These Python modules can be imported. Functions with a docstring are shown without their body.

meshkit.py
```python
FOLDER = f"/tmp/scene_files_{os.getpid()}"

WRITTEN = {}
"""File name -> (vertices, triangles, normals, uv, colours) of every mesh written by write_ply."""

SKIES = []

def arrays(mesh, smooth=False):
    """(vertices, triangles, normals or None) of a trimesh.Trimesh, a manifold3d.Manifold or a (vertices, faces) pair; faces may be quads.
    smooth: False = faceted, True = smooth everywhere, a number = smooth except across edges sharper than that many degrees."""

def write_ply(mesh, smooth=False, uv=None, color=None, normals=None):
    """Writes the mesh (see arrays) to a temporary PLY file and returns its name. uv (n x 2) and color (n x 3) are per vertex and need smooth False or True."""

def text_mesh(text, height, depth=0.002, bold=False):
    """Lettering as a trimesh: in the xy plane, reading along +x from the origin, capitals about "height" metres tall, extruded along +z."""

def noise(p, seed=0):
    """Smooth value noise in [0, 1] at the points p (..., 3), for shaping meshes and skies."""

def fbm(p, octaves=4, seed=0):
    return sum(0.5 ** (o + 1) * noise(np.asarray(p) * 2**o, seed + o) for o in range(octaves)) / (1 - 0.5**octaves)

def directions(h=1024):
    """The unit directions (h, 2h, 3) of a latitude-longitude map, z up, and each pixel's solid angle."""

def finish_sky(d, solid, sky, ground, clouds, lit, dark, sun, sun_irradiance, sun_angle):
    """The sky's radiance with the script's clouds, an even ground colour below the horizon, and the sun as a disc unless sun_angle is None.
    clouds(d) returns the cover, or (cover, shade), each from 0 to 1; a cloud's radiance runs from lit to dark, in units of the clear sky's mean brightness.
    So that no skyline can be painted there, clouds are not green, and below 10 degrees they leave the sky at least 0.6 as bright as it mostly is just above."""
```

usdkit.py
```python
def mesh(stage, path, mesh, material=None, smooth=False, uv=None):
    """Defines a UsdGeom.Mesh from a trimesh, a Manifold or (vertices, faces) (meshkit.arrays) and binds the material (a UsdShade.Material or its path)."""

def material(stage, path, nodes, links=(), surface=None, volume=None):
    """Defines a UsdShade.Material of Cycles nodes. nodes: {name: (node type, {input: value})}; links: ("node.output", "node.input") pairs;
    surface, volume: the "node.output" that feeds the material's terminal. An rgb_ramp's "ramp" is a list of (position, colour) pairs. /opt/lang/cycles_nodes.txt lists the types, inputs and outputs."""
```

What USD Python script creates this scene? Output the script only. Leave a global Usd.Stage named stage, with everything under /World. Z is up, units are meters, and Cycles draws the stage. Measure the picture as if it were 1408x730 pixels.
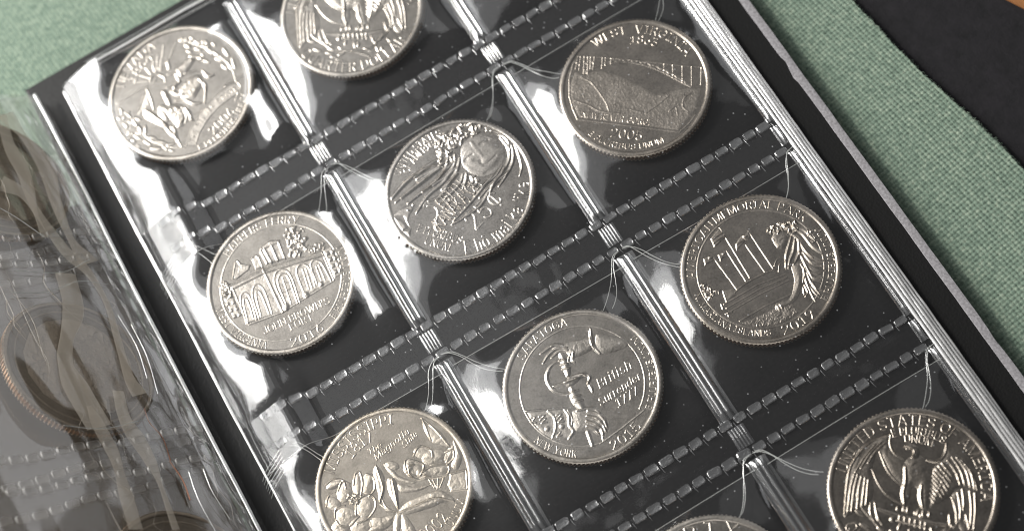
import math
import numpy as np
import trimesh
from scipy.sparse import coo_matrix
from scipy.sparse.linalg import spsolve
import meshkit, usdkit
from pxr import Usd, UsdGeom, UsdLux, UsdShade, Gf, Sdf, Vt

MM = 0.001                                   # everything below is laid out in millimetres
stage = Usd.Stage.CreateInMemory()
UsdGeom.SetStageUpAxis(stage, 'Z')
UsdGeom.SetStageMetersPerUnit(stage, 1.0)
UsdGeom.Xform.Define(stage, '/World')
rng = np.random.default_rng(7)

# ------------------------------------------------------------------ camera
EYE = np.array([-14.7515, -117.4212, 270.8324])
RIGHT = np.array([0.8607875, -0.48467395, -0.15535781])
DOWN = np.array([-0.50629188, -0.7841612, -0.35883108])
FWD = np.array([0.05209051, 0.3875337, -0.92038264])
FPX = 2611.31                                # focal length in pixels of a 1408 wide picture
cam = UsdGeom.Camera.Define(stage, '/World/camera')
m = np.eye(4)
m[0, :3], m[1, :3], m[2, :3], m[3, :3] = RIGHT, -DOWN, -FWD, EYE * MM
cam.AddTransformOp().Set(Gf.Matrix4d(*m.ravel().tolist()))
cam.CreateHorizontalApertureAttr(36.0)
cam.CreateFocalLengthAttr(36.0 * FPX / 1408)
cam.CreateFStopAttr(13.5)
cam.CreateFocusDistanceAttr(0.287)
cam.CreateClippingRangeAttr(Gf.Vec2f(0.02, 50.0))
cam.CreateExposureAttr(0.0)


def project(p):
    q = np.asarray(p, float) - EYE
    return np.array([FPX * (q @ RIGHT) / (q @ FWD) + 704, FPX * (q @ DOWN) / (q @ FWD) + 365])


def in_frame(p, margin=60):
    x, y = project(p)
    return -margin < x < 1408 + margin and -margin < y < 730 + margin


# ------------------------------------------------------------------ light
def material(name, nodes, links=(), surface=None, volume=None):
    return usdkit.material(stage, '/World/Looks/' + name, nodes, links, surface, volume)


UsdGeom.Scope.Define(stage, '/World/Looks')
dome = UsdLux.DomeLight.Define(stage, '/World/room_light')
dome.CreateIntensityAttr(1.0)
room = material('dim_room', {'b': ('background_shader', {'color': (0.95, 0.97, 1.0), 'strength': 0.05})}, surface='b.Background')
UsdShade.MaterialBindingAPI.Apply(dome.GetPrim()).Bind(room)


def aim(prim, pos, target=(0, 0, 0)):
    pos, target = np.array(pos, float), np.array(target, float)
    z = pos - target; z /= np.linalg.norm(z)
    x = np.cross([0, 0, 1.0], z); x /= np.linalg.norm(x)
    y = np.cross(z, x)
    mm = np.eye(4); mm[0, :3], mm[1, :3], mm[2, :3], mm[3, :3] = x, y, z, pos
    UsdGeom.Xformable(prim).AddTransformOp().Set(Gf.Matrix4d(*mm.ravel().tolist()))


def window(name, pos, w, h, power, color, target=(0, 0, 0)):
    L = UsdLux.RectLight.Define(stage, '/World/' + name)
    L.CreateWidthAttr(w); L.CreateHeightAttr(h); L.CreateIntensityAttr(power); L.CreateColorAttr(Gf.Vec3f(*color))
    aim(L, pos, target)


window('window_light', (-0.30, 0.25, 0.30), 0.30, 0.17, 15.0, (1.0, 0.99, 0.97))
window('window_lower_light', (-0.365, 0.245, 0.185), 0.30, 0.20, 8.0, (1.0, 0.99, 0.97))
window('upper_fill_light', (-0.235, 0.275, 0.40), 0.32, 0.13, 4.0, (1.0, 1.0, 1.0))  # unseen panel, added so tilted film picks up milky glare
window('ceiling_light', (-0.21, 0.36, 0.50), 0.48, 0.48, 0.9, (1.0, 1.0, 1.0), (-0.21, 0.30, 0.0))
window('right_fill_light', (0.215, 0.36, 0.50), 0.36, 0.48, 0.22, (1.0, 1.0, 1.0), (0.215, 0.30, 0.0))  # dim unseen panel, added to brighten the right-hand coins
window('wall_fill_light', (0.55, 0.35, 0.22), 0.30, 0.35, 1.2, (0.97, 0.98, 1.0))  # unseen fill panel, standing in for a dim wall that film slopes reflect
window('front_fill_light', (-0.30, -0.55, 0.20), 0.60, 0.35, 3.2, (1.0, 0.97, 0.93))  # unseen fill panel, added to brighten the near coin edges
key = UsdLux.SphereLight.Define(stage, '/World/key_lamp')
key.CreateRadiusAttr(0.020); key.CreateIntensityAttr(640.0); key.CreateColorAttr(Gf.Vec3f(1.0, 0.95, 0.87))
aim(key, (-0.40, 0.36, 0.45))

# ------------------------------------------------------------------ materials
def bsdf(name, **kw):
    return material(name, {'p': ('principled_bsdf', kw)}, surface='p.BSDF')


def film(name, gain, base, diffuse, tint=(0.8, 0.82, 0.85), rough=0.03, bump=0.0, scale=900.0, dust=0.0):
    """Clear vinyl: what fresnel does not reflect passes straight through; a little haze scatters."""
    nodes = {'fr': ('fresnel', {}), 'gb': ('geometry', {}), 'io': ('mix_float', {'a': 1.5, 'b': 1 / 1.5}), 'k': ('math', {'math_type': 'multiply_add', 'value2': gain, 'value3': base, 'use_clamp': True}),
             't': ('transparent_bsdf', {'color': (0.97, 0.97, 0.97)}), 'g': ('glossy_bsdf', {'color': (1, 1, 1), 'roughness': rough}),
             'd': ('diffuse_bsdf', {'color': tint}), 'm': ('mix_closure', {}), 'h': ('mix_closure', {'fac': diffuse})}
    links = [('gb.backfacing', 'io.fac'), ('io.result', 'fr.IOR'), ('fr.fac', 'k.value1'), ('k.value', 'm.fac'), ('t.BSDF', 'h.closure1'), ('d.BSDF', 'h.closure2'), ('h.closure', 'm.closure1'), ('g.BSDF', 'm.closure2')]
    if bump:
        nodes |= {'pos': ('geometry', {}), 'n': ('noise_texture', {'scale': scale, 'detail': 2.0}), 'b': ('bump', {'strength': bump, 'distance': 0.0002})}
        links += [('pos.position', 'n.vector'), ('n.fac', 'b.height'), ('b.normal', 'g.normal'), ('b.normal', 'fr.normal')]
    if dust:
        nodes |= {'pd': ('geometry', {}), 'v': ('voronoi_texture', {'scale': 700.0, 'feature': 'f1'}), 'vm': ('map_range', {'from_min': 0.09, 'from_max': 0.05, 'to_min': diffuse, 'to_max': dust, 'clamp': True})}
        links += [('pd.position', 'v.vector'), ('v.distance', 'vm.value'), ('vm.result', 'h.fac')]
    return material(name, nodes, links, surface='m.closure')


def metal(name, lo, hi, rough, seed, scale=420.0, hib=0.5):
    return material(name, {
        'c': ('texture_coordinate', {}), 'mp': ('mapping', {'location': (seed * 0.13, seed * 0.07, 0)}),
        'n': ('noise_texture', {'scale': scale, 'detail': 6.0, 'roughness': 0.62}), 'n3': ('noise_texture', {'scale': 3000.0, 'detail': 5.0, 'roughness': 0.7}), 'mx': ('mix_float', {'fac': 0.55}), 'r': ('rgb_ramp', {'ramp': [(0.34, lo), (0.64, hi)]}),
        'n2': ('noise_texture', {'scale': 5200.0, 'detail': 3.0}), 'rr': ('map_range', {'from_min': 0.3, 'from_max': 0.7, 'to_min': rough - 0.07, 'to_max': rough + 0.08, 'clamp': True}),
        'b': ('bump', {'strength': hib, 'distance': 0.00004}),
        'p': ('principled_bsdf', {'metallic': 1.0})},
        [('c.object', 'mp.vector'), ('mp.vector', 'n.vector'), ('mp.vector', 'n2.vector'), ('mp.vector', 'n3.vector'), ('n.fac', 'mx.a'), ('n3.fac', 'mx.b'), ('mx.result', 'r.fac'), ('r.color', 'p.base_color'),
         ('mx.result', 'rr.value'), ('rr.result', 'p.roughness'), ('n2.fac', 'b.height'), ('b.normal', 'p.normal')], surface='p.BSDF')


M = {}
M['film'] = film('clear_vinyl', 1.9, 0.0, 0.012, rough=0.10, bump=0.03, scale=900.0, dust=0.3)
M['strip'] = film('flat_vinyl', 0.9, 0.0, 0.012, rough=0.06, dust=0.3)
M['hinge'] = film('hinge_vinyl', 2.2, 0.10, 0.03, rough=0.10)
M['weld'] = film('welded_vinyl', 2.2, 0.03, 0.065, rough=0.2, bump=0.25, scale=2500.0)
M['oldweld'] = film('old_welded_vinyl', 1.0, 0.02, 0.14, tint=(0.5, 0.47, 0.42), rough=0.5)
M['bar'] = film('welded_bar_vinyl', 3.0, 0.10, 0.07, rough=0.16)
M['edge'] = film('cut_vinyl_edge', 3.0, 0.22, 0.62, tint=(0.9, 0.9, 0.9), rough=0.2)
M['rib'] = film('ribbed_vinyl', 1.5, 0.02, 0.05, rough=0.15)
M['line'] = film('thin_vinyl_edge', 3.0, 0.10, 0.30, tint=(0.85, 0.88, 0.85), rough=0.2)
M['old'] = film('creased_vinyl', 1.5, 0.02, 0.075, tint=(0.55, 0.45, 0.33), rough=0.08)
M['fold'] = film('fold_glare_vinyl', 1.0, 0.0, 0.34, tint=(0.80, 0.70, 0.56), rough=0.4)  # tan diffuse colour stands in for glare reflected along the folds
M['crease'] = film('crinkled_vinyl', 2.0, 0.06, 0.10, tint=(0.8, 0.8, 0.82), rough=0.1)
M['pink'] = bsdf('copper_thread', base_color=(0.45, 0.2, 0.12), roughness=0.5)
M['backing'] = material('black_paper', {
    'g': ('geometry', {}), 'n': ('noise_texture', {'scale': 1800.0, 'detail': 4.0}), 'r': ('rgb_ramp', {'ramp': [(0.3, (0.0025, 0.0025, 0.003)), (0.75, (0.0075, 0.0072, 0.0075))]}),
    'mp': ('mapping', {'scale': (400.0, 2600.0, 400.0), 'rotation': (0, 0, 0.5)}), 'n2': ('noise_texture', {'scale': 1.0, 'detail': 2.0}), 'b': ('bump', {'strength': 0.25, 'distance': 0.0001}),
    'p': ('principled_bsdf', {'roughness': 0.5, 'specular_ior_level': 0.2, 'coat_weight': 0.22, 'coat_roughness': 0.08})},
    [('g.position', 'n.vector'), ('n.fac', 'r.fac'), ('r.color', 'p.base_color'), ('g.position', 'mp.vector'), ('mp.vector', 'n2.vector'), ('n2.fac', 'b.height'), ('b.normal', 'p.normal')], surface='p.BSDF')
M['cover'] = material('black_leatherette', {
    'g': ('geometry', {}), 'n': ('noise_texture', {'scale': 2200.0, 'detail': 3.0}), 'v': ('voronoi_texture', {'scale': 2600.0}), 'b': ('bump', {'strength': 0.18, 'distance': 0.0001}),
    'p': ('principled_bsdf', {'base_color': (0.005, 0.005, 0.005), 'roughness': 0.5, 'specular_ior_level': 0.3})},
    [('g.position', 'v.vector'), ('v.distance', 'b.height'), ('b.normal', 'p.normal')], surface='p.BSDF')
M['board'] = material('worn_grey_board', {
    'g': ('geometry', {}), 'n': ('noise_texture', {'scale': 2500.0, 'detail': 5.0}), 'r': ('rgb_ramp', {'ramp': [(0.3, (0.22, 0.21, 0.22)), (0.7, (0.40, 0.39, 0.41))]}), 'b': ('bump', {'strength': 0.5, 'distance': 0.0001}),
    'p': ('principled_bsdf', {'roughness': 0.8})}, [('g.position', 'n.vector'), ('n.fac', 'r.fac'), ('r.color', 'p.base_color'), ('n.fac', 'b.height'), ('b.normal', 'p.normal')], surface='p.BSDF')
M['cloth'] = material('green_canvas', {
    'g': ('geometry', {}), 'n': ('noise_texture', {'scale': 1500.0, 'detail': 4.0, 'roughness': 0.7}), 'r': ('rgb_ramp', {'ramp': [(0.25, (0.072, 0.106, 0.082)), (0.5, (0.158, 0.216, 0.168)), (0.75, (0.29, 0.345, 0.268))]}),
    'n2': ('noise_texture', {'scale': 9000.0, 'detail': 2.0}), 'b': ('bump', {'strength': 0.5, 'distance': 0.0001}),
    'p': ('principled_bsdf', {'roughness': 0.9, 'specular_ior_level': 0.2, 'sheen_weight': 0.15})},
    [('g.position', 'n.vector'), ('g.position', 'n2.vector'), ('n.fac', 'r.fac'), ('r.color', 'p.base_color'), ('n2.fac', 'b.height'), ('b.normal', 'p.normal')], surface='p.BSDF')
M['table'] = material('dark_slate_paint', {
    'g': ('geometry', {}), 'n': ('noise_texture', {'scale': 350.0, 'detail': 7.0, 'roughness': 0.7}), 'r': ('rgb_ramp', {'ramp': [(0.3, (0.0065, 0.0065, 0.0075)), (0.75, (0.016, 0.0145, 0.0175))]}), 'b': ('bump', {'strength': 0.4, 'distance': 0.0004}),
    'p': ('principled_bsdf', {'roughness': 0.7, 'specular_ior_level': 0.25})}, [('g.position', 'n.vector'), ('n.fac', 'r.fac'), ('r.color', 'p.base_color'), ('n.fac', 'b.height'), ('b.normal', 'p.normal')], surface='p.BSDF')
M['wood'] = material('orange_wood', {
    'g': ('geometry', {}), 'mp': ('mapping', {'scale': (900.0, 90.0, 300.0), 'rotation': (0, 0, 0.42)}), 'n': ('noise_texture', {'scale': 1.0, 'detail': 5.0}), 'r': ('rgb_ramp', {'ramp': [(0.3, (0.22, 0.09, 0.03)), (0.7, (0.42, 0.20, 0.075))]}),
    'p': ('principled_bsdf', {'roughness': 0.5})}, [('g.position', 'mp.vector'), ('mp.vector', 'n.vector'), ('n.fac', 'r.fac'), ('r.color', 'p.base_color')], surface='p.BSDF')
M['insert'] = bsdf('dark_insert_card', base_color=(0.032, 0.023, 0.015), roughness=0.6)
M['copper'] = metal('coin_edge_copper', (0.42, 0.24, 0.13), (0.62, 0.42, 0.28), 0.34, 3)


# ------------------------------------------------------------------ scene helpers
taken = {}


def path_for(name, parent='/World'):
    base = f'{parent}/{name}'
    k = taken.get(base, 0); taken[base] = k + 1
    return base if k == 0 else f'{base}_{k:03d}'


def tag(prim, label=None, cat=None, group=None, kind=None):
    for k, v in (('label', label), ('category', cat), ('group', group), ('kind', kind)):
        if v: prim.SetCustomDataByKey(k, v)
    return prim


def thing(name, label, cat, at=(0, 0, 0), rotz=0.0, scale=1.0, group=None):
    x = UsdGeom.Xform.Define(stage, path_for(name))
    x.AddTranslateOp().Set(Gf.Vec3d(*(np.array(at, float) * MM).tolist()))
    if rotz: x.AddRotateZOp().Set(float(rotz))
    if scale != 1.0: x.AddScaleOp().Set(Gf.Vec3f(scale, scale, scale))
    return tag(x.GetPrim(), label, cat, group)


def part(name, mesh, mat, parent='/World', smooth=35):
    """One mesh, given in millimetres in its parent's frame."""
    parent = parent if isinstance(parent, str) else str(parent.GetPath())
    v, f, n = meshkit.arrays(mesh, smooth)
    g = usdkit.mesh(stage, path_for(name, parent), (v * MM, f), M[mat] if isinstance(mat, str) else mat)
    if n is not None:
        g.CreateNormalsAttr(Vt.Vec3fArray.FromNumpy(n.astype(np.float32))); g.SetNormalsInterpolation('vertex')
    return g.GetPrim()


def group_part(name, parent):
    return UsdGeom.Xform.Define(stage, path_for(name, str(parent.GetPath()))).GetPrim()


def box(x0, x1, y0, y1, z0, z1):
    b = trimesh.creation.box([x1 - x0, y1 - y0, z1 - z0]); b.apply_translation([(x0 + x1) / 2, (y0 + y1) / 2, (z0 + z1) / 2]); return b


def sheet(X, Y, Z):
    n, k = X.shape
    i, j = np.meshgrid(np.arange(n - 1), np.arange(k - 1), indexing='ij')
    q = np.stack([i * k + j, (i + 1) * k + j, (i + 1) * k + j + 1, i * k + j + 1], -1).reshape(-1, 4)
    v = np.stack([X, Y, Z], -1).reshape(-1, 3)
    t = np.vstack([q[:, [0, 1, 2]], q[:, [0, 2, 3]]])
    nrm = np.cross(v[t[0, 1]] - v[t[0, 0]], v[t[0, 2]] - v[t[0, 0]])
    if nrm[2] < 0: t = t[:, ::-1]
    return v, t


def tube(points, r, sides=6):
    p = np.asarray(points, float)
    t = np.gradient(p, axis=0); t /= np.linalg.norm(t, axis=1, keepdims=True) + 1e-12
    a = np.cross(t, np.where(np.abs(t[:, 2:]) < 0.9, [0, 0, 1.0], [1.0, 0, 0])); a /= np.linalg.norm(a, axis=1, keepdims=True) + 1e-12
    b, ang = np.cross(t, a), np.arange(sides) * 2 * np.pi / sides
    v = p[:, None] + np.broadcast_to(r, (len(p),))[:, None, None] * (np.cos(ang)[None, :, None] * a[:, None] + np.sin(ang)[None, :, None] * b[:, None])
    i, j = np.meshgrid(np.arange(len(p) - 1), np.arange(sides), indexing='ij')
    q = np.stack([i * sides + j, i * sides + (j + 1) % sides, (i + 1) * sides + (j + 1) % sides, (i + 1) * sides + j], -1).reshape(-1, 4)
    n = len(p) * sides
    caps = [[k, (k + 1) % sides, n] for k in range(sides)] + [[n - sides + (k + 1) % sides, n - sides + k, n + 1] for k in range(sides)]
    return trimesh.Trimesh(np.vstack([v.reshape(-1, 3), p[:1], p[-1:]]), np.vstack([q[:, [0, 2, 1]], q[:, [0, 3, 2]], caps]), process=False)


def curve(pts, n=6, closed=False):
    """Catmull-Rom through the points."""
    p = np.asarray(pts, float)
    if len(p) < 3 and not closed: return p
    q = np.vstack([p[-1:], p, p[:2]]) if closed else np.vstack([2 * p[0] - p[1], p, 2 * p[-1] - p[-2]])
    out, t = [], np.linspace(0, 1, n, endpoint=False)[:, None]
    for k in range(len(q) - 3):
        a, b, c, d = q[k:k + 4]
        out.append(0.5 * (2 * b + (c - a) * t + (2 * a - 5 * b + 4 * c - d) * t ** 2 + (3 * b - a - 3 * c + d) * t ** 3))
    if not closed: out.append(p[-1:])
    return np.vstack(out)


def fbm2(x, y, s, octaves=3, seed=0):
    return meshkit.fbm(np.stack([x / s, y / s, np.zeros_like(x)], -1), octaves, seed)


# ================================================================== table and cloth
TABLE_Z, CLOTH_Z = -5.6, -4.6
xs, ys = np.meshgrid(np.linspace(-200, 200, 41), np.linspace(-200, 250, 46), indexing='ij')
tag(part('table_top', sheet(xs, ys, np.full_like(xs, TABLE_Z)), 'table'), 'dark slate coloured table surface beyond the green cloth', 'table', kind='structure')

ROT = 0.15                                    # the weave runs a little askew to the album
PITCH = 0.74


def weave(x, y):
    """Height of a plain weave: yarns cross over and under each other, with slubs."""
    wx = x + 0.25 * (fbm2(x, y, 9, 2, 5) - 0.5); wy = y + 0.25 * (fbm2(x, y, 9, 2, 6) - 0.5)
    u = (wx * math.cos(ROT) + wy * math.sin(ROT)) / PITCH
    v = (-wx * math.sin(ROT) + wy * math.cos(ROT)) / (PITCH * 0.92)
    iu, iv = np.floor(u), np.floor(v)
    fu, fv = u - iu - 0.5, v - iv - 0.5
    par = np.where((iu + iv) % 2 == 0, 1.0, -1.0)
    fat = 0.8 + 0.5 * meshkit.noise(np.stack([iu * 1.7, iv * 0.31, iu * 0], -1), 3)
    warp = np.sqrt(np.clip(1 - (fu / 0.5 / np.clip(fat, 0.85, 1)) ** 2, 0, 1)) * 0.14 + 0.10 * par * np.cos(np.pi * fv)
    weft = np.sqrt(np.clip(1 - (fv / 0.5 / np.clip(fat, 0.85, 1)) ** 2, 0, 1)) * 0.14 - 0.10 * par * np.cos(np.pi * fu)
    h = np.maximum(warp, weft)
    h = h + 0.03 * (meshkit.noise(np.stack([u * 6, v * 6, u * 0], -1), 9) - 0.5)
    return h


def cloth_edge(y):                            # x of the cloth's right edge
    return 69.9 - (y - 9.2) * 0.150 + 0.25 * np.sin(y * 0.21) + 0.06 * np.sin(y * 0.9)


def cloth_patch(x0, x1, y0, y1, step, to_edge=False):
    gx, gy = np.meshgrid(np.arange(x0, x1, step), np.arange(y0, y1, step), indexing='ij')
    if to_edge:
        f = (gx - x0) / (x1 - x0); e = cloth_edge(gy) + 0.05 * np.sin(gy * 2 * np.pi / (PITCH * 2))
        gx = x0 + f * (e - x0)
    z = CLOTH_Z + weave(gx, gy)
    if to_edge: z = z - np.clip((f - 0.985) / 0.015, 0, 1) * 0.7
    return sheet(gx, gy, z)


def join(*ms):
    v, f, n = [], [], 0
    for a in ms:
        a = (a.vertices, a.faces) if hasattr(a, 'faces') else a
        v.append(np.asarray(a[0])); f.append(np.asarray(a[1]) + n); n += len(a[0])
    return np.vstack(v), np.vstack(f)


cloth = thing('cloth', 'sage green woven canvas cloth lying under the album', 'cloth')
flatx, flaty = np.meshgrid(np.linspace(-150, 60, 22), np.linspace(-120, 200, 33), indexing='ij')
part('woven_sheet', join(cloth_patch(-112, -12, 58, 98, 0.15), cloth_patch(52.5, 82, -72, 32, 0.12, True), cloth_patch(-100, -54, 10, 58.1, 0.25), sheet(flatx, flaty, np.full_like(flatx, CLOTH_Z - 0.25))), 'cloth', cloth, smooth=True)
fz = []
for y in np.arange(-70, 30, 0.16):            # loose fibres along the cut edge
    if rng.random() < 0.8:
        x, L = cloth_edge(y), rng.uniform(0.1, 0.5) * (1.6 if rng.random() < 0.06 else 1)
        a = rng.normal(-0.1, 0.6)
        p0 = np.array([x - 0.3, y, CLOTH_Z + rng.uniform(-0.1, 0.22)])
        p1 = p0 + np.array([math.cos(a) * L * 0.6, math.sin(a) * L * 0.6, rng.uniform(-0.1, 0.1)])
        p2 = p1 + np.array([math.cos(a + rng.normal(0, 0.7)), math.sin(a + rng.normal(0, 0.7)), rng.normal(-0.2, 0.3)]) * L * 0.5
        fz.append(tube([p0, p1, p2], [0.035, 0.03, 0.012], 3))
tag(part('frayed_fibres', join(*fz), 'cloth', cloth, smooth=False), kind='stuff')

d = np.array([1.3, -2.8]); d /= np.linalg.norm(d); nn = np.array([-d[1], d[0]])
a0 = np.array([90.6, -5.1])
pts = [a0 - d * 60, a0 + d * 60, a0 + d * 60 + nn * 25, a0 - d * 60 + nn * 25]
v = np.array([[*p, z] for z in (TABLE_Z - 0.8, TABLE_Z + 0.35) for p in pts])
f = [[4, 5, 6], [4, 6, 7], [0, 2, 1], [0, 3, 2]] + [t for k in range(4) for t in ([k, (k + 1) % 4, 4 + (k + 1) % 4], [k, 4 + (k + 1) % 4, 4 + k])]
tag(part('wooden_strip', trimesh.Trimesh(v, f, process=False), 'wood', smooth=False), 'orange brown wooden strip at the far edge of the dark table', 'wood strip')

# ================================================================== coin album
album = thing('coin_album', 'open black coin album with clear vinyl pocket pages', 'coin album')
AB, BC, RX, LX = -16.17, 15.91, 47.4, -43.2   # x of the page's welded seams
A1, ROWP, GAP, MOUTH = 33.03, 37.92, 5.2, 8.1  # y of the top weld row, row pitch, gap between weld rows, pocket mouth below the upper weld row
COINZ, COINH = 0.12, 1.75

# cover: a black board whose right edge is rubbed down to the grey
yy = np.linspace(-95, 70.3, 420)
inner = 54.35 + 0.16 * (meshkit.fbm(np.stack([yy / 6, yy * 0, yy * 0], -1), 4, 2) - 0.5) + 0.25 * np.exp(-((yy - 3.5) / 1.0) ** 2) - 0.2 * np.exp(-((yy - 0.5) / 0.8) ** 2)
outer = 55.75 + 0.14 * (meshkit.fbm(np.stack([yy / 5, yy * 0 + 3, yy * 0], -1), 4, 3) - 0.5) - 0.15 * np.exp(-((yy + 52) / 1.5) ** 2)
prof = [(-54.0, -4.2), (-54.0, -1.9), (-53.5, -1.55), (40.0, -1.5)]
X = np.stack([np.full_like(yy, p[0]) for p in prof] + [inner - 0.12, inner], 1)
Z = np.stack([np.full_like(yy, p[1]) for p in prof] + [np.full_like(yy, -1.5), np.full_like(yy, -1.53)], 1)
Y = np.repeat(yy[:, None], X.shape[1], 1)
front = [[-54, 70.3, -1.55], [55.5, 70.3, -1.55], [55.5, 70.3, -4.4], [-54, 70.3, -4.4]]
part('cover', join(sheet(X, Y, Z), (np.array(front), np.array([[0, 1, 2], [0, 2, 3]]))), 'cover', album)
X = np.stack([inner, inner + 0.05, (inner + outer) / 2, outer, outer + 0.12, outer + 0.1], 1)
Z = np.stack([np.full_like(yy, z) for z in (-1.55, -1.50, -1.56, -1.75, -2.1, -4.4)], 1) + 0.03 * (meshkit.noise(np.stack([X * 3, np.repeat(yy[:, None], 6, 1) * 3, X * 0], -1), 4) - 0.5)
part('worn_edge', sheet(X, np.repeat(yy[:, None], 6, 1), Z), 'board', album)

# the stack of pages under the open one: their welded right edges lie side by side
stack = group_part('page_stack', album)
for k, (x, z, r) in enumerate([(47.55, 0.28, 0.30), (48.2, 0.05, 0.28), (48.75, -0.2, 0.30), (49.3, -0.5, 0.27), (49.8, -0.85, 0.26)]):
    y = np.linspace(-95, 67, 330)
    w = 0.10 * (meshkit.fbm(np.stack([y / 14, y * 0 + 7 * k, y * 0], -1), 3, 11 + k) - 0.5)
    pp = np.stack([x + w, y, z + 0.05 * np.sin(y / 3 + k) * 0.4], 1)
    rr = r * (0.85 + 0.3 * meshkit.noise(np.stack([y / 2.5, y * 0 + k, y * 0], -1), 21 + k))
    part('page_edge', tube(pp, rr, 10), 'edge', stack, smooth=True)
part('under_page', box(-47.7, 49.0, -95, 67.6, -1.45, -0.35), 'backing', stack, smooth=False)

# ---- the open page: black back sheet, clear film pockets, welds
page = part('pocket_page', box(-47.9, 47.6, -95, 67.2, -0.3, 0.0), 'backing', album, smooth=False)


def fallen(x):
    """Height of the flat film: at the page's left margin it swells into a ridge that rolls down to the gutter."""
    r = np.where(x < -40.4, 1.0 - np.clip((-40.4 - x) / 7.4, 0, 1) ** 1.15, np.clip(1 - (x + 40.4) / 4.8, 0, 1) ** 2 * (1 + 2 * np.clip((x + 40.4) / 4.8, 0, 1)))
    return 0.3 + 2.6 * r - 0.3 * np.clip((-46.8 - x) / 1.0, 0, 1)


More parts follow.
